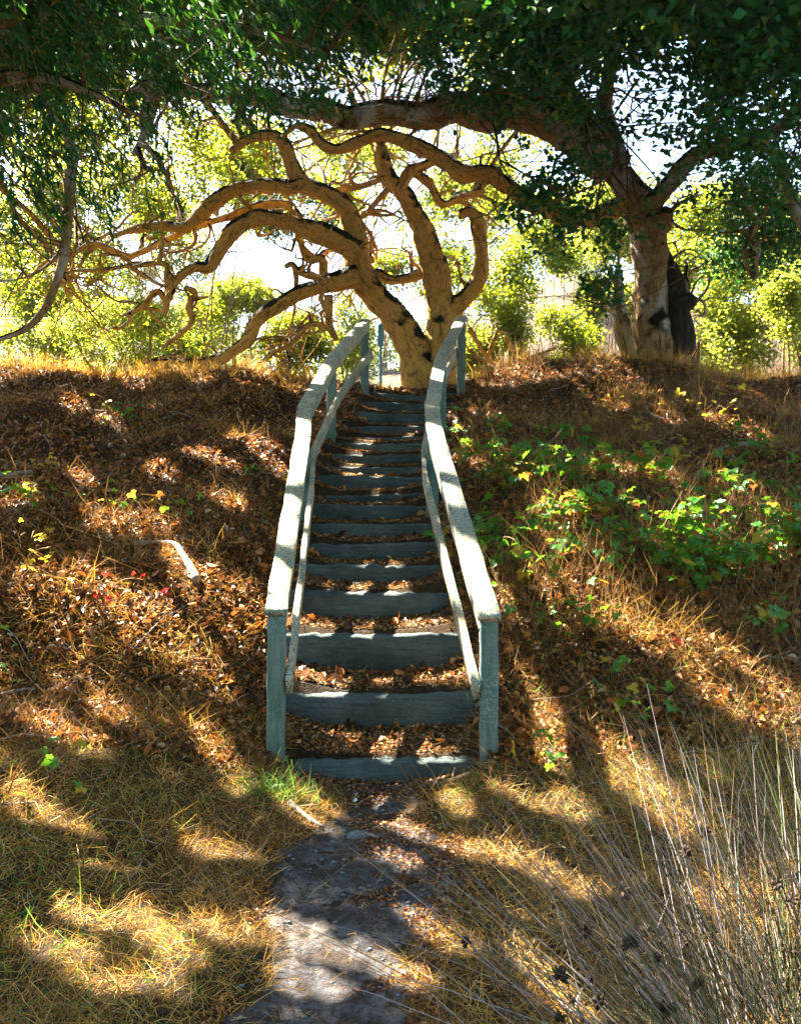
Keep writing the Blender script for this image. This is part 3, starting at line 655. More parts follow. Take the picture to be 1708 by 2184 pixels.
RW = [(2.5, 9.5, 8.0, 3.0, 2.2, .9, 1.2), (5.5, 9.5, 7.0, 2.4, 2.2, 1.1, 1.0), (5.6, 12, 8.6, 2.2, 2.0, 1.0, 1.0), (-1.5, 10.6, 8.3, 2.2, 2.0, .8, 1.2), (1.2, 7.6, 6.7, 2.0, 1.4, .7, 1.1), (1.5, 12.2, 9.3, 2.5, 1.8, .8, 1.2), (.9, 6.2, 6.0, 1.8, 1.3, .6, 1.0), (2.8, 7.0, 6.4, 1.8, 1.4, .7, 1.0)]
leaves('crown', blob_points(RB, 60, 18, .105, 41), .088, .055, DARK_LEAF, roak, detail=True, seed=43)
leaves('crown', blob_points(RW, 60, 18, .16, 42, True), .125, .08, DARK_LEAF, roak, seed=45)
branchlets('branchlets', roak, BARK_R, LR[3:], 46, 4)
twigs('twigs', roak, LR, RB, 44, TWIG, 4, .02, RW)

# ---------------------------------------------------------------- drooping tree whose trunk stands outside the view
b2 = np.array([-5.6, 7.4, 0.0]); b2[2] = ground(b2[0], b2[1])
dt = empty('drooping_tree', b2); tag(dt, 'dark tree with long drooping sprays of narrow leaves hanging over the dry bank', 'tree')
LD = []
mb = MB(); c, _ = tube(mb, [b2 + [0, 0, -.3], b2 + [.05, .05, 1.5], b2 + [.2, 0, 3.2], b2 + [.1, -.1, 5.2], b2 + [.3, .1, 7.5]], [.3, .24, .2, .16, .08], 16, .1, .1); obj('trunk', mb.mesh('trunk'), BARK_R, dt); LD.append(c)
def wl(name, pts, rad, parent, mat, store, segs=10):
    mb = MB(); c, _ = tube(mb, pts, rad, segs, .07, .08); obj(name, mb.mesh(name), mat, parent); store.append(c)
wl('limb', [b2 + [.1, 0, 4.2], P(-150, 60, 7.4), P(80, 30, 7.2), P(300, 40, 7.4), P(520, 60, 7.7), P(700, 110, 8.0)], [.13, .1, .07, .055, .04, .015], dt, BARK_R, LD)
wl('limb', [b2 + [.1, 0, 3.4], P(-150, 210, 7.2), P(60, 160, 7.0), P(200, 200, 7.0), P(300, 250, 7.1)], [.1, .07, .05, .03, .012], dt, BARK_R, LD)
wl('limb', [P(60, 160, 7.0), P(150, 300, 7.2), P(152, 380, 7.2), P(145, 460, 7.2), P(140, 530, 7.2), P(121, 600, 7.2), P(95, 660, 7.2), P(50, 705, 7.2), P(-30, 732, 7.2)], [.03, .04, .045, .042, .036, .032, .03, .024, .016], dt, BARK_R, LD, 8)
wl('limb', [P(140, 520, 7.2), P(110, 560, 7.25), P(60, 590, 7.3), P(0, 600, 7.4)], [.018, .014, .01, .004], dt, BARK_R, LD, 6)
DB = [(90, 110, 7.0, 170, 70, .8), (260, 90, 7.2, 180, 75, .8), (430, 130, 7.5, 170, 70, .7), (90, 330, 6.8, 110, 110, .6, 1.1), (60, 250, 6.8, 110, 60, .6, 1.1), (210, 330, 7.2, 80, 100, .5, .8), (570, 140, 8.0, 120, 80, .6), (70, 470, 6.8, 70, 60, .4, .8),
      (260, 220, 7.2, 110, 40, .5, .9), (640, 60, 8.2, 140, 70, .7), (100, 20, 6.6, 200, 60, .8), (390, 20, 7.0, 220, 50, .8), (470, 240, 8.0, 60, 70, .4, .7), (20, 530, 7, 50, 50, .4, .5), (350, 400, 8.4, 60, 60, .4, .5)]
DW = [(-3.2, 7.6, 6.4, 2.2, 1.8, .7, 1.2), (-1.2, 7.4, 6.4, 1.8, 1.6, .6, 1.1), (-5.5, 9, 6.8, 2.4, 2.0, .9, 1.2), (-5.8, 6.5, 5.4, 2.0, 2.0, 1.2, 1.0), (-3, 5.6, 5.8, 2.2, 1.6, .7, 1.0), (-3.6, 10.4, 7.7, 2.6, 1.8, .7, 1.2), (-6.6, 11.5, 7.2, 2.0, 2.0, 1.0, 1.2),
      (-4.6, 6.6, 6.6, 2.0, 1.6, .7, 1.0), (-2.2, 6.3, 6.3, 1.8, 1.3, .5, 1.0), (-.3, 6.0, 6.0, 1.5, 1.2, .5, 1.0), (-3.4, 4.6, 5.6, 2.0, 1.4, .7, .9)]
def spray_points(blobs, per_m3, seed, world=False):
    r = np.random.default_rng(seed)
    base = blob_points(blobs, per_m3, 1, .01, seed, world)
    n = len(base); out = []; dv = np.array([.45, -.1, -.85]) + r.normal(size=(n, 3)) * .25
    for k in range(16):
        out.append(base + dv * (k * .028) + r.normal(size=(n, 3)) * .025)
    return np.concatenate(out)
leaves('crown', spray_points(DB, 115, 51), .11, .023, DROOP_LEAF, dt, droop=(.5, -.1, -.7), seed=53)
leaves('crown', spray_points(DW, 100, 52, True), .14, .045, DROOP_LEAF, dt, droop=(.5, -.1, -.7), seed=55)
twigs('twigs', dt, LD, DB, 54, TWIG, 4, .012, DW, .08)

# ---------------------------------------------------------------- shrubs and trees behind the ridge; unseen oaks added for shade
def bush(name, label, cat, group, px, py, d, rx, ry, n, leaf, mat, seed, stems=4, lumps=9, low=False):
    """px,py centre, rx,ry half size in photo units"""
    r = np.random.default_rng(seed)
    c = P(px, py, d); R = np.array([rx / F * d, rx / F * d * .8, ry / F * d])
    g = float(ground(c[0], c[1])); base = np.array([c[0], c[1], g])
    root = empty(name, base); tag(root, label, cat, group)
    bl = []
    for i in range(lumps):
        u = r.normal(size=3); u /= np.linalg.norm(u)
        s = r.uniform(.35, .55)
        bl.append((*(c + u * R * .62), *(R * s)))
    if py > 600:
        for i in range(4): bl.append((c[0] + r.uniform(-.7, .7) * R[0], c[1] + r.uniform(-.6, .6) * R[1], max(g + .2 * R[2], c[2] - R[2] * r.uniform(.8, 1.2)), *(R * r.uniform(.3, .45))))
    p = blob_points(bl, 2.6 * n / (4.19 * sum(np.prod(b[3:6]) for b in bl)) / 8, 8, leaf * 1.1, seed, True)
    mb = MB()
    for i in range(stems):
        e = np.array(bl[i % len(bl)][:3])
        m1 = base + (e - base) * .4 + r.normal(size=3) * .12 * R.mean()
        th = max(.012, .03 * R.mean()) * (1 if py > 600 else .35)
        tube(mb, [base - [0, 0, .2], m1, base + (e - base) * .75 + r.normal(size=3) * .1 * R.mean(), e], [th * 1.6, th * 1.2, th * .8, th * .3], 7, .2, .08)
    obj('trunk', mb.mesh('trunk'), TWIG, root)
    leaves('crown', p, leaf, leaf * .6, mat, root, seed=seed, carve=False)
    return root
SB = [  # (px, py, d, rx, ry, leaves, leaf size, label)
    (1085, 640, 17.5, 85, 120, 5200, .075, 'rounded green bush between the two oaks'),
    (1215, 690, 18.5, 75, 70, 3200, .075, 'small dark leafy bush beside the massive oak trunk'),
    (1010, 740, 16.8, 60, 60, 2400, .07, 'low bush with yellow-green leaves behind the handrail end'),
    (1600, 640, 19.0, 130, 150, 7500, .085, 'bright yellow-green bush glowing in the sun behind the massive oak'),
    (1560, 500, 22.0, 170, 130, 6500, .10, 'tall sunlit shrub rising above the yellow-green bush'),
    (1700, 520, 20.0, 110, 180, 5200, .09, 'leafy shrub at the end of the ridge beyond the brambles'),
    (250, 700, 20.0, 150, 70, 5600, .085, 'sunlit yellowish bush on the ridge under the oak limbs'),
    (120, 660, 24.0, 130, 70, 3600, .11, 'pale green bush on the ridge farther back than the yellowish one'),
    (390, 720, 22.0, 90, 55, 2600, .09, 'low gold-green bush under the lowest oak limb'),
    (640, 730, 18.0, 90, 65, 3600, .08, 'dense green bush behind the oak limb that touches the ground'),
    (730, 700, 20.0, 70, 70, 2400, .085, 'thin bush seen between the handrail and the low oak limb'),
    (1300, 480, 30, 130, 110, 3600, .14, 'broad shrub in the distance behind the massive oak trunk'),
    (900, 560, 24, 110, 90, 3000, .11, 'leafy shrub behind the twin trunks of the spreading oak'),
    (320, 430, 26, 180, 110, 4200, .13, 'tall bright shrub standing behind the wavy oak limbs'),
    (60, 430, 25, 130, 150, 3600, .13, 'tall pale shrub behind the drooping sprays'),
    (470, 300, 24, 150, 120, 4200, .12, 'tall sunlit shrub with its top above the wavy oak limb'),
    (640, 440, 23, 120, 80, 3000, .12, 'loose sunlit shrub seen through the loop of the wavy oak limb'),
    (200, 240, 22, 150, 120, 3600, .12, 'tall yellow-lit shrub behind the thick level limb'),
    (1010, 420, 25, 120, 120, 3000, .12, 'loose shrub behind the curled oak limb'),
    (760, 300, 27, 150, 100, 3000, .13, 'high loose shrub behind the upright oak trunk'),
    (1160, 500, 21, 80, 110, 3000, .10, 'upright shrub filling the gap between the oaks'),
    (1450, 600, 20.5, 90, 110, 3000, .10, 'leafy shrub hugging the dark stem of the massive oak'),
    (1690, 660, 17.5, 80, 80, 2600, .08, 'low leafy shrub at the far end of the ridge'),
    (500, 660, 30, 110, 60, 2200, .15, 'pale distant shrub below the bright gap of sky'),
    (1300, 640, 24, 80, 70, 2200, .11, 'rounded shrub just behind the slim stem of the massive oak'),
]
for k, (px, py, d, rx, ry, n, lf, lab) in enumerate(SB):
    bush('shrub', lab, 'shrub', 'shrubs behind the ridge', px, py, d, rx, ry, n, lf, (OAK_LEAF, OAK_LEAF, SHRUB_LEAF, SHRUB_LEAF, OAK_LEAF, SHRUB_LEAF, SHRUB_LEAF, OAK_LEAF)[k % 8], 300 + k)
for k, (x, y, h_, rx) in enumerate([(-6.5, -5.0, 9.5, 4.2), (0.2, -7.0, 11.0, 4.6), (6.5, -4.5, 9.5, 4.2), (-10.5, 1.5, 9.0, 3.6), (10.5, 3.0, 9.5, 3.6)]):  # oaks added out of view to block skylight and deepen the shade
    rb = np.random.default_rng(800 + k); g = float(ground(x, y)); base = np.array([x, y, g])
    t_ = empty('oak_tree', base); tag(t_, 'full-crowned oak added out of view to darken the shade', 'tree', 'unseen oaks added to darken the shade')
    mb = MB(); st_c = []
    c, _ = tube(mb, [base - [0, 0, .3], base + [.1, .1, 1.2], base + [-.1, .2, h_ * .4], base + [.2, 0, h_ * .75]], [.34, .26, .2, .08], 12, .15, .1); st_c.append(c)
    obj('trunk', mb.mesh('trunk'), BARK_R, t_)
    bl = [(x + rb.uniform(-.7, .7) * rx, y + rb.uniform(-.6, .6) * rx, g + h_ * rb.uniform(.25, .95), rx * rb.uniform(.45, .65), rx * rb.uniform(.45, .65), h_ * rb.uniform(.13, .2)) for _ in range(12)]
    leaves('crown', blob_points(bl, 3.2, 10, .4, 820 + k, True), .30, .19, DARK_LEAF, t_, seed=830 + k, carve=False)
    twigs('limbs', t_, st_c, [], 840 + k, TWIG, 1, .05, bl)
rr = np.random.default_rng(77)
for k in range(56):
    y = rr.uniform(62, 124); x = rr.uniform(-.48, .5) * y
    h_ = rr.uniform(3, 9); z = float(ground(x, y)); px = HX + x / y * F; py = HY - (z + h_ * .6 - E) / y * F
    bush('hill_tree', 'hazy pale green tree on the far hillside', 'tree', 'trees on the far hillside', px, py, y, h_ * .5 / y * F, h_ * .45 / y * F, 900, .42, FAR_LEAF, 400 + k, 2, 6)

# ---------------------------------------------------------------- ground cover
def in_stair(x, y, m=.62): return (np.abs(x - xc_(y)) < m) & (y > 5.6) & (y < 13)
def blades(name, xy, length, width, mat, lean, seed, carve=False, zoff=-.01, bend=.5):
    r = np.random.default_rng(seed); n = len(xy)
    z = ground(xy[:, 0], xy[:, 1]); base = np.column_stack([xy, z + zoff])
    az = r.uniform(0, 6.283, n); el = np.clip(r.normal(lean, .35, n), .02, 1.5)
    d = np.column_stack([np.cos(az) * np.cos(el), np.sin(az) * np.cos(el), np.sin(el)])
    L = (length * r.uniform(.4, 1.4, n))[:, None]; W = (width * r.uniform(.6, 1.4, n))[:, None]
    b2 = r.normal(size=(n, 3)) * bend; b2[:, 2] -= bend * .5
    s = np.cross(d, r.normal(size=(n, 3))); s /= np.linalg.norm(s, axis=1)[:, None] + 1e-9
    m1 = base + d * L * .5; t = m1 + (d + b2 * .8) * L * .5
    v = np.stack([base - s * W, base + s * W, m1 + s * W * .8, m1 - s * W * .8, t + s * W * .25, t - s * W * .25], 1)
    k = np.arange(n)[:, None] * 6
    f = np.concatenate([k + np.array([[0, 1, 2, 3]]), k + np.array([[3, 2, 4, 5]])])
    o = obj(name, fast_mesh(name, v.reshape(-1, 3), f, 4), mat)
    return o
def scatter(n, y0, y1, power, x_margin=1.15, seed=0, ymin_w=0.0):
    """positions over the wedge of ground in front of the camera and a little beyond it, denser near by"""
    r = np.random.default_rng(seed)
    y = (r.random(n) * (y1 ** power - y0 ** power) + y0 ** power) ** (1 / power)
    x = (r.random(n) * 2 - 1) * (.43 * x_margin * y + .5)
    return np.column_stack([x, y])
def on_path(xy, wdt=.0): return (np.abs(xy[:, 0] - xc_(xy[:, 1])) < wdt + np.interp(xy[:, 1], [2.5, 3.5, 5.7], [.50, .42, .30]) + .12 * N1(xy[:, 1] * 1.5, 0 * xy[:, 1])) & (xy[:, 1] < 5.9)

xy = scatter(210000, 2.2, 9.6, 1.1, seed=1); r_ = np.random.default_rng(2)
k = ~in_stair(xy[:, 0], xy[:, 1], .6) & (~on_path(xy) | (r_.random(len(xy)) < .05))
fade = r_.random(len(xy)) < 1 - .85 * sst(6.6, 9.2, xy[:, 1] + .8 * N1(xy[:, 0], xy[:, 1]))
xy = xy[k & fade]
o = blades('dry_grass', xy, .105, .0015, STRAW, .3, 3); tag(o, 'matted golden dry grass covering the foot of the bank', 'grass', kind='stuff')
xy = scatter(80000, 2.2, 8.0, 1.1, seed=29); xy = xy[~on_path(xy) & ~in_stair(xy[:, 0], xy[:, 1], .62) & (N1(xy[:, 0] * 1.3, xy[:, 1] * 1.3) + .6 * N3(xy[:, 0] * 3, xy[:, 1] * 3) > -.1)]
o = blades('brown_thatch', xy, .12, .0018, STRAW_DARK, .35, 30); tag(o, 'brown dead thatch tangled among the golden grass', 'grass', kind='stuff')
xy = scatter(42000, 5.5, 13.3, 1.3, seed=4); r_ = np.random.default_rng(5)
xy = xy[~in_stair(xy[:, 0], xy[:, 1], .66)]
xy = xy[(N2(xy[:, 0] * .9, xy[:, 1] * .9) > -.5) | (xy[:, 0] > 0)]
o = blades('dry_stems', xy, .22, .0026, STRAW_DARK, .6, 6, bend=.4); tag(o, 'brown dry stems and bent straw standing over the leaf litter', 'dry stems', kind='stuff')
xy = scatter(26000, 5.8, 13.6, 1.3, seed=14); xy = xy[(xy[:, 0] > xc_(xy[:, 1]) + .85) & (N1(xy[:, 0] * 1.1 + 4, xy[:, 1] * 1.1) > -.2)]
o = blades('tall_dry_stems', xy, .40, .0024, STRAW_DARK, 1.05, 15, bend=.35); tag(o, 'tall brown stalks standing among the brambles', 'dry stems', kind='stuff')
r_ = np.random.default_rng(8)
xy = np.column_stack([r_.uniform(-9, 9, 60000), 12.9 + 9 * r_.random(60000) ** 1.4])
xy = xy[(np.abs(xy[:, 0] - xc_(xy[:, 1])) > .55)]
xy = xy[(xy[:, 0] < -1.2) | (xy[:, 0] > 1.0) | (xy[:, 1] > 15)]
o = blades('ridge_grass', xy, .26, .004, STRAW, .95, 9, bend=.35); tag(o, 'sunlit straw-coloured grass along the top of the ridge', 'grass', kind='stuff')
xy = scatter(110000, 5.6, 13.6, 1.4, seed=10)
z = ground(xy[:, 0], xy[:, 1]); st_ = in_stair(xy[:, 0], xy[:, 1], .66)
kt = np.clip(np.searchsorted(DK, xy[:, 1]) - 1, 0, 17)
frac = (xy[:, 1] - DK[kt])
drop = st_ & (frac < .17) & (r_.random(len(xy)) < .97 - .35 * np.clip((np.abs(xy[:, 0] - xc_(xy[:, 1])) - .35) / .25, 0, 1))
edge_ = np.abs(xy[:, 0] - xc_(xy[:, 1]))
drop |= st_ & (r_.random(len(xy)) > .25 + .9 * (edge_ / .6) ** 2) & (xy[:, 1] > 7.3)
cen = np.column_stack([xy, z + .012 + .02 * rng.random(len(xy))])[~drop]
ins = in_stair(cen[:, 0], cen[:, 1], .62)
r2 = np.random.default_rng(19); sx = scatter(70000, 5.6, 13.2, 1.0, seed=18); sx[:, 0] = xc_(sx[:, 1]) + r2.uniform(-.64, .64, len(sx))
kt = np.clip(np.searchsorted(DK, sx[:, 1]) - 1, 0, 17); sx = sx[(sx[:, 1] - DK[kt] > .14) | (r2.random(len(sx)) < .04)]
fine = np.column_stack([sx, ground(sx[:, 0], sx[:, 1]) + .008 + .012 * r2.random(len(sx))])
o = leaves('tread_litter', fine, .030, .013, TREAD, None, flat=.45, seed=16, carve=False); tag(o, 'crumbled tan leaf mulch lying on the treads', 'fallen leaves', kind='stuff')
cen = cen[~ins | (r2.random(len(cen)) < .35)]
big = cen[(r2.random(len(cen)) < .06)]
o = leaves('curled_leaves', big + [0, 0, .015], .085, .045, LITTER, None, flat=.9, seed=17, carve=False, detail=True, fold=.5); tag(o, 'larger curled dry leaves lying on the litter of the banks', 'fallen leaves', kind='stuff')
o = leaves('leaf_litter', cen, .048, .026, LITTER, None, flat=.75, seed=11, carve=False, fold=.4); tag(o, 'brown and orange fallen leaves carpeting the bank and the treads', 'fallen leaves', kind='stuff')
xy = scatter(90000, 2.2, 5.9, 1.1, seed=12)
z = ground(xy[:, 0], xy[:, 1]); pth = on_path(xy, .12)
xy2 = xy[pth]; cen = np.column_stack([xy2, ground(xy2[:, 0], xy2[:, 1]) + .02])
cen = cen[(N3(cen[:, 0] * 1.6, cen[:, 1] * 1.6) + .7 * N2(cen[:, 0] * 5, cen[:, 1] * 5) > .25 - 1.2 * np.clip((np.abs(cen[:, 0] - xc_(cen[:, 1])) - .22) / .25, 0, 1))]
o = leaves('path_litter', cen, .024, .011, LITTER, None, flat=.25, seed=13, carve=False); tag(o, 'crumbled brown leaf bits strewn on the earth path', 'fallen leaves', kind='stuff')

# tufts of straw, dead twigs and green blades over the banks
r_ = np.random.default_rng(20); cs = scatter(170, 4.6, 13.4, 1.5, seed=21)
cs = np.vstack([cs, np.column_stack([r_.uniform(-6, 6.5, 70), r_.normal(12.95, .15, 70)])])
cs = cs[(np.abs(cs[:, 0] - xc_(cs[:, 1])) > .95)]
xy = (cs[:, None] + r_.normal(size=(len(cs), 55, 2)) * r_.uniform(.03, .10, (len(cs), 1, 1))).reshape(-1, 2)
o = blades('straw_tufts', xy, .21, .002, STRAW, .7, 22, bend=.9); tag(o, 'arching tufts of pale straw scattered over the banks', 'dry grass', kind='stuff')
xy = scatter(9000, 2.3, 7.5, 1.1, seed=23); xy = xy[~on_path(xy, .1) & ~in_stair(xy[:, 0], xy[:, 1], .8) & (N2(xy[:, 0] * .8 + 3, xy[:, 1] * .8) > .15)]
o = blades('green_blades', xy, .12, .0022, GREEN_GRASS, .7, 24); tag(o, 'thin green blades growing through the matted straw', 'grass', kind='stuff')
mb = MB()
for p_ in scatter(230, 3.2, 13.2, 1.4, seed=25):
    if abs(p_[0] - xc_(p_[1])) < .7: continue
    a_ = r_.uniform(0, 6.28); L_ = r_.uniform(.12, .55); t_ = np.linspace(0, 1, 5)[:, None]
    q2 = p_ + np.array([[math.cos(a_), math.sin(a_)]]) * t_ * L_ + np.cumsum(r_.normal(size=(5, 2)) * .025, 0)
    q3 = np.column_stack([q2, ground(q2[:, 0], q2[:, 1]) + .03 + r_.uniform(0, .10) * t_[:, 0]])
    tube(mb, q3, r_.uniform(.002, .006) * (1 - .6 * t_[:, 0]), 5, .06)
o = obj('dead_twigs', mb.mesh('dead_twigs'), DEADWOOD); tag(o, 'small bleached twigs strewn over the banks', 'twigs', kind='stuff')

mb = MB(); r_ = np.random.default_rng(27)
for p_ in scatter(420, 2.3, 5.8, 1.1, seed=28):
    if not on_path(p_[None], .1)[0]: p_[0] = xc_(p_[1]) + r_.uniform(-.4, .4)
    b_ = np.array([p_[0], p_[1], float(ground(*p_)) + .012]); k_ = r_.uniform(.003, .011)
    tube(mb, [b_ - [k_, 0, k_ * .3], b_ - [k_ * .5, 0, 0], b_ + [k_ * .5, k_ * .2, k_ * .1], b_ + [k_, 0, -k_ * .2]], [k_ * .3, k_ * .8, k_ * .75, k_ * .25], 5, k_, .2)
o = obj('grit', mb.mesh('grit', False), STONE); tag(o, 'small grit and pebbles trodden into the path', 'gravel', kind='stuff')
# ---------------------------------------------------------------- rushes
def rush(base, n, spread, lean, lab, seed, heads, Lm=1.0):
    r = np.random.default_rng(seed); g = float(ground(base[0], base[1]))
    root = empty('rush_clump', (base[0], base[1], g)); tag(root, lab, 'rushes', 'clumps of rushes beside the path')
    mb = MB(); tips = []
    V = []; Q = []
    for i in range(n):
        b = np.array([base[0] + r.normal() * spread, base[1] + r.normal() * spread, 0]); b[2] = ground(b[0], b[1]) - .02
        off = (b[:2] - np.array(base)) / max(spread, .01)
        dx = lean[0] + off[0] * .22 + r.normal() * .34; dy = lean[1] + off[1] * .2 + r.normal() * .22
        d = np.array([dx, dy, 1.0]); d /= np.linalg.norm(d)
        L = Lm * r.uniform(.55, 1.2); sag = r.uniform(0, .16) * np.array([dx, dy, -.5])
        ts = np.array([0, .35, .7, 1.0]); pts = b + d * (ts * L)[:, None] + sag * (ts ** 2)[:, None] * L
        rad = r.uniform(.0010, .0022)
        if r.random() < .16: pts[2:] += np.array([r.normal() * .25, r.normal() * .1, -.12]) * np.array([[.4], [1.]])
        s1 = np.cross(d, [0, 1, 0.2]); s1 /= np.linalg.norm(s1); s2 = np.cross(s1, d)
        rr_ = rad * np.array([1.1, 1, .8, .25])
        ring = [pts[:, None] + (s1 * math.cos(a) + s2 * math.sin(a)) * rr_[:, None, None] for a in (0, 2.094, 4.189)]
        V.append(np.concatenate(ring, 1).reshape(-1, 3)); tips.append(pts)
        o_ = i * 12
        for a in range(3):
            for c_ in range(3): Q.append((o_ + a * 3 + c_, o_ + a * 3 + (c_ + 1) % 3, o_ + a * 3 + 3 + (c_ + 1) % 3, o_ + a * 3 + 3 + c_))
    o = obj('stems', fast_mesh('stems', np.concatenate(V), Q, 4, True), RUSH, root); tag(o, kind='stuff')
    hv = []; hq = []
    rh = np.random.default_rng(5); 
    mbh = MB()
    for i in range(18):
        u = rh.normal(size=3); u /= np.linalg.norm(u); u *= np.array([1, 1, 1.3])
        tube(mbh, [u * .001, u * .008, u * .013, u * .018], [.004, .0055, .004, .001], 6, .006, .2)
    hm = mbh.mesh('seed_head')
    for i in range(heads):
        t = tips[r.integers(n)]; p = t[1] + (t[2] - t[1]) * r.uniform(.3, 1.0)
        h = obj('seed_head', hm, SEED, root); h.location = tuple(p - np.array(root.location)); h.scale = (r.uniform(.9, 1.7),) * 3; h.rotation_euler = (r.uniform(0, 3), r.uniform(0, 3), 0)
rush((1.05, 2.85), 400, .19, (-.45, .12), 'dense clump of grey-green rushes with dark brown seed heads leaning over the path', 61, 26)
rush((1.38, 2.75), 300, .17, (-.12, .12), 'upright clump of mauve-grey rushes next to the leaning clump', 62, 8, 1.02)
rush((1.80, 3.9), 240, .20, (-.22, .0), 'thinner clump of tall rushes in the dry grass below the brambles', 63, 3, 1.1)

# ---------------------------------------------------------------- brambles, each with leaves of its own
def bramble_leaf_mesh(name, mat, seed):
    r = np.random.default_rng(seed); V = []; Q = []
    for (ang, s, off) in ((0, 1.0, 0), (1.0, .72, .0), (-1.0, .72, .0)):
        t = np.linspace(0, 1, 7); wv = np.sin(t ** .75 * math.pi) * .36 * s
        wv = wv * (1 + .22 * np.where(np.arange(7) % 2, 1, -1))
        rows = np.array([(tt * s + .12, w_, -.10 * tt ** 2) for tt, w_ in zip(t, wv)])
        ca, sa = math.cos(ang), math.sin(ang)
        n0 = len(V)
        for (l, w_, z_) in rows:
            for sg in (-1, 0, 1):
                x, y = l, sg * w_; zz = z_ + (.10 * w_ / .36 if sg else -.02) + r.normal() * .012
                V.append(((x * ca - y * sa), (x * sa + y * ca), zz))
        for a in range(6):
            Q.append((n0 + a * 3, n0 + a * 3 + 1, n0 + a * 3 + 4, n0 + a * 3 + 3)); Q.append((n0 + a * 3 + 1, n0 + a * 3 + 2, n0 + a * 3 + 5, n0 + a * 3 + 4))
    me = fast_mesh(name, np.array(V), Q, 4); me.materials.append(mat); return me
LM = {k: [bramble_leaf_mesh('leaf', m_, s) for s in (1, 2, 3)] for k, m_ in (('g', BRAMBLE_LEAF), ('y', YELLOW_LEAF), ('o', RUST_LEAF), ('r', RED_LEAF))}
def bramble(px, py, kind, label, group, seed, n=9, size=.055):
    r = np.random.default_rng(seed)
    b = hit(px, py + 12)
    root = empty('bramble', b); tag(root, label, 'bramble', group)
    L = r.uniform(.3, .6); az = r.uniform(0, 6.28)
    dv = np.array([math.cos(az), math.sin(az) * .6 - .3, 0])
    pts = np.array([b - [0, 0, .03], b + dv * L * .25 + [0, 0, L * .42], b + dv * L * .65 + [0, 0, L * .5], b + dv * L * 1.05 + [0, 0, L * .28]])
    mb = MB(); c, _ = tube(mb, pts, [.005, .004, .003, .0015], 5, .05); obj('stem', mb.mesh('stem'), STRAW_DARK, root)
    for i in range(n):
        p = c[int(len(c) * (.2 + .78 * i / n))] + r.normal(size=3) * [.06, .06, .05]
        p[2] = max(p[2], ground(p[0], p[1]) + .03)
        kd = kind if r.random() < .82 else ('y' if r.random() < .6 else 'o')
        o = obj('leaf', LM[kd][r.integers(3)], None, root); o.location = tuple(p - b)
        s = size * r.uniform(.6, 1.3); o.scale = (s, s, s)
        o.rotation_euler = (r.normal() * .5, .35 + r.normal() * .45, r.uniform(0, 6.28))
G1 = [(985, 990), (1010, 960), (1080, 1040), (1075, 1005), (1130, 990), (1150, 1015), (1190, 1000), (1250, 990), (1280, 1012), (1305, 1010), (1250, 1035), (1312, 1025), (1350, 1000), (1420, 1022), (1180, 945), (1400, 1100),
      (1440, 1150), (1380, 1180), (1420, 1210), (1480, 1212), (1520, 1222), (1560, 1232), (1600, 1105), (1650, 1080), (1680, 1112), (1690, 1180), (1600, 1172), (1500, 1172), (1060, 1150), (1072, 1175), (1560, 1062),
      (1660, 1012), (1640, 1140), (1540, 1140), (1460, 1190), (1620, 1210), (1210, 1020), (1110, 1030), (1030, 1010), (1700, 1050), (1670, 1150), (1340, 1180), (1450, 1230)]
rg = np.random.default_rng(3)
G1 += [(a + rg.normal() * 45, b + rg.normal() * 24) for a, b in G1[::2]] + [(rg.uniform(965, 1700), rg.uniform(930, 1260)) for _ in range(26)]
for k, (a, b) in enumerate(G1): bramble(a, b, 'g', 'green leafy bramble shoot on the shaded middle of the bank', 'green brambles on the shaded bank', 500 + k, 15, .08)
G2 = [(1150, 1360), (1130, 1340), (1210, 1350), (1370, 1470), (1330, 1530), (1290, 1520), (1640, 1340), (1680, 1360), (1120, 1620), (1260, 1250), (1100, 1300)]
for k, (a, b) in enumerate(G2): bramble(a, b, 'g', 'small green bramble sprig in the sunny dry grass under the brambles', 'bramble sprigs in the dry grass', 600 + k, 9, .06)
G3 = [(1290, 870), (1240, 900), (1420, 870), (1400, 970), (1550, 900), (1530, 920), (1340, 850), (1360, 1010), (1450, 1060), (1330, 940), (1480, 880), (1600, 930), (1500, 860)]
for k, (a, b) in enumerate(G3): bramble(a, b, 'y', 'yellowing bramble spray near the foot of the massive oak', 'yellowing brambles under the massive oak', 640 + k, 11, .06)
G4 = [(1115, 1030), (1580, 945), (1440, 1260), (1380, 1290), (1300, 1190), (1500, 1290), (1610, 1080), (1240, 1100)]
for k, (a, b) in enumerate(G4): bramble(a, b, 'o', 'rust-brown withered bramble among the green ones', 'withered brambles', 660 + k, 7)
G5 = [(50, 1050), (25, 1075), (90, 1090), (35, 1235), (50, 1450), (40, 1400), (240, 870), (270, 890), (155, 1070), (80, 1165), (10, 1690), (300, 1100), (330, 1072), (210, 900), (600, 1022), (110, 1000), (370, 1110)]
for k, (a, b) in enumerate(G5): bramble(a, b, 'g' if k % 3 else 'y', 'small green sprig growing through the dry fallen leaves of the bank', 'green sprigs in the fallen leaves', 680 + k, 9, .055)
for k, (a, b) in enumerate([(208, 1300), (214, 1303)]): bramble(a, b, 'r', 'bright red leafy sprig on the bank of dry leaves', 'red sprigs', 700 + k, 8, .045)
bramble(1370, 1415, 'r', 'crimson bramble leaves lying in the grass under the green brambles', 'red sprigs', 710, 3, .06)

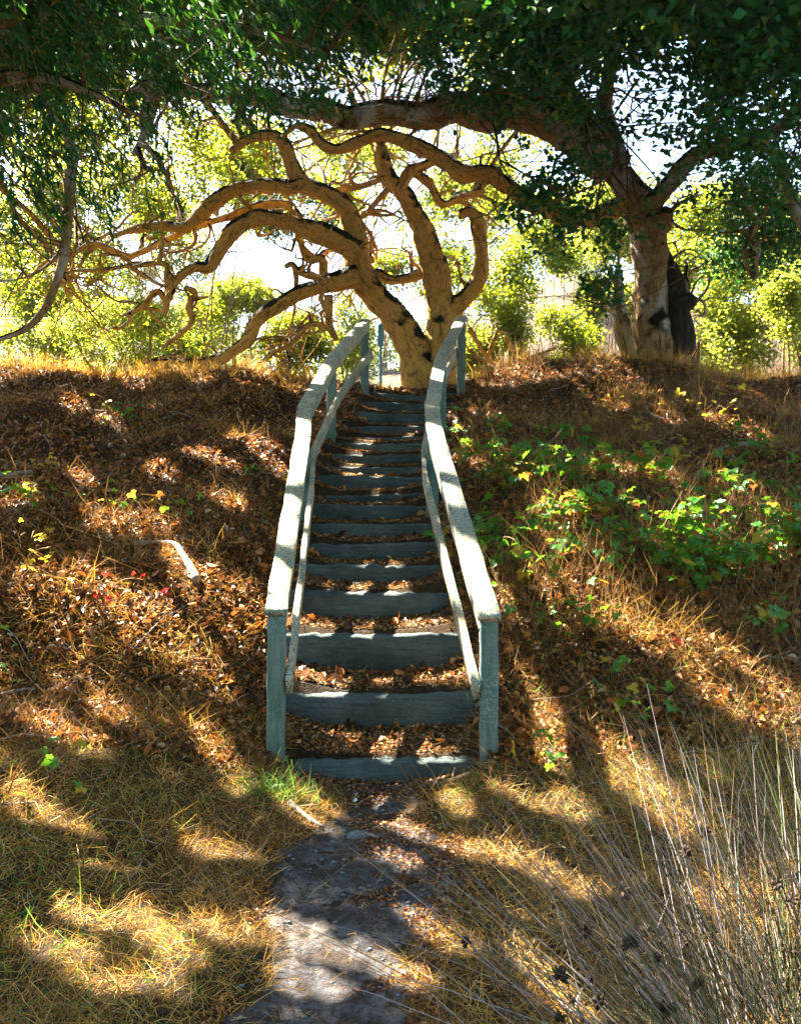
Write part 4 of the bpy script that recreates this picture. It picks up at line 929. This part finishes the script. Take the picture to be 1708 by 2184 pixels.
# ---------------------------------------------------------------- small things on the ground
def fallen(name, label, pix, r0, seed, mat=DEADWOOD, cat='branch', r1=.3, lift=.5):
    pts = [hit(a, b) for a, b in pix]; rr_ = np.linspace(r0, r0 * r1, len(pts))
    for p, q_ in zip(pts, rr_): p[2] += q_ * lift + .02
    mb = MB(); tube(mb, pts, rr_, 9, .04, .12)
    o = obj(name, mb.mesh(name), mat); return tag(o, label, cat)
fallen('fallen_branch', 'pale crooked fallen branch lying on the bank of dry leaves', [(420, 1250), (408, 1222), (392, 1195), (374, 1170), (345, 1165), (300, 1164), (262, 1168)], .034, 1)
fallen('fallen_branch', 'forked pale dead branch below the massive oak', [(1372, 855), (1380, 880), (1400, 895), (1425, 900), (1445, 925)], .022, 2)
fallen('fallen_branch', 'thin bleached stick beside the forked dead branch', [(1388, 890), (1410, 912), (1432, 935)], .014, 3)
fallen('fallen_log', 'short grey log half buried in the brambles', [(1532, 968), (1560, 960), (1602, 952)], .035, 4, r1=.8)
fallen('fallen_log', 'grey broken stick standing in the brambles by the short log', [(1484, 1030), (1492, 1008), (1500, 992)], .03, 5, r1=.7)
fallen('fallen_log', 'bluish weathered board lying at the edge of the leafy bank', [(-10, 1026), (30, 1024), (68, 1018)], .04, 6, r1=.9)
fallen('fallen_branch', 'dark stump of a broken limb on the ridge under the oak', [(240, 775), (255, 790), (272, 808)], .045, 7, TWIG, 'branch', .7, 2.0)
fallen('fallen_branch', 'dry curved branch arching over the grass at the foot of the bank', [(0, 1490), (60, 1478), (120, 1488), (185, 1520)], .012, 8)
fallen('fallen_stick', 'orange peeled stick lying on the edge of the path', [(618, 1722), (650, 1750), (690, 1775)], .016, 9, STAKE if False else DEADWOOD, 'stick', .6)
fallen('fallen_stick', 'small pale stick lying on the earth of the path', [(778, 1788), (808, 1796)], .009, 10, DEADWOOD, 'stick', .8)
p = hit(762, 1790); mb = MB(); tube(mb, [p + [-.05, 0, -.01], p + [-.03, 0, .012], p + [.02, .005, .016], p + [.05, 0, -.008]], [.012, .03, .028, .012], 8, .02, .25)
tag(obj('stone', mb.mesh('stone'), STONE), 'small blue-grey stone beside the pale stick on the path', 'stone')
p = hit(757, 1716); V, qd = beam(p + [-.012, 0, .012], p + [.012, .004, .03], .045, .004, n=3, jit=.0015, bev=.001)
tag(obj('paper_scrap', fast_mesh('paper_scrap', V, qd, 4), WHITE), 'scrap of white paper on the path below the lowest step', 'paper')
p = hit(590, 1690); tg_ = empty('grass_tuft', p); tag(tg_, 'fresh green grass tuft beside the path below the leaning end post', 'grass')
r_ = np.random.default_rng(90); xy = p[:2] + r_.normal(size=(260, 2)) * [.11, .07]
o = blades('grass_blades', xy, .15, .0022, GREEN_GRASS, .9, 91); o.parent = tg_; o.location = tuple(-v for v in p); tag(o, kind='stuff')
# blue post beyond the steps, stake by the oak
p = P(812, 800, 17.0); g = float(ground(p[0], p[1])); top = P(812, 690, 17.0)[2]
bp = empty('signpost', (p[0], p[1], g)); tag(bp, 'narrow blue post with a small blue panel behind the end of the handrail', 'post')
beam_obj('post', bp, BLUE, (p[0], p[1], g - .2), (p[0], p[1], top), .05, .05, n=3, side=(1, 0, 0))
beam_obj('panel', bp, BLUE, (p[0], p[1] - .04, top - .42), (p[0], p[1] - .04, top - .02), .11, .02, n=3, side=(1, 0, 0))
p = P(1487, 775, 14.6); g = float(ground(p[0], p[1])); top = P(1487, 730, 14.6)[2]
V, qd = beam((p[0], p[1], g - .2), (p[0] + .01, p[1], top), .045, .045, n=6, jit=.002, side=(1, 0, 0))
tag(obj('stake', fast_mesh('stake', V, qd, 4), STAKE), 'short dark stake standing behind the massive oak', 'stake')

# ---------------------------------------------------------------- haze in the valley air
X0, X1, Y0, Y1, Z0, Z1 = float(gx[0]) - 5, float(gx[-1]) + 5, float(gy[0]) - 5, float(gy[-1]) + 5, float(GZ.min()) - 1, float(GZ.max()) + 14
V = [(x, y, z) for z in (Z0, Z1) for y in (Y0, Y1) for x in (X0, X1)]
hz = fast_mesh('haze', np.array(V), np.array([(0, 2, 3, 1), (4, 5, 7, 6), (0, 1, 5, 4), (2, 6, 7, 3), (0, 4, 6, 2), (1, 3, 7, 5)]), 4)
mh = bpy.data.materials.new('haze_air'); mh.use_nodes = True; mh.node_tree.nodes.clear()
pv = mh.node_tree.nodes.new('ShaderNodeVolumePrincipled'); ou = mh.node_tree.nodes.new('ShaderNodeOutputMaterial')
pv.inputs['Color'].default_value = (.93, .96, 1, 1); pv.inputs['Density'].default_value = .00013; pv.inputs['Anisotropy'].default_value = .3
mh.node_tree.links.new(pv.outputs[0], ou.inputs['Volume'])
tag(obj('haze', hz, mh), kind='stuff')
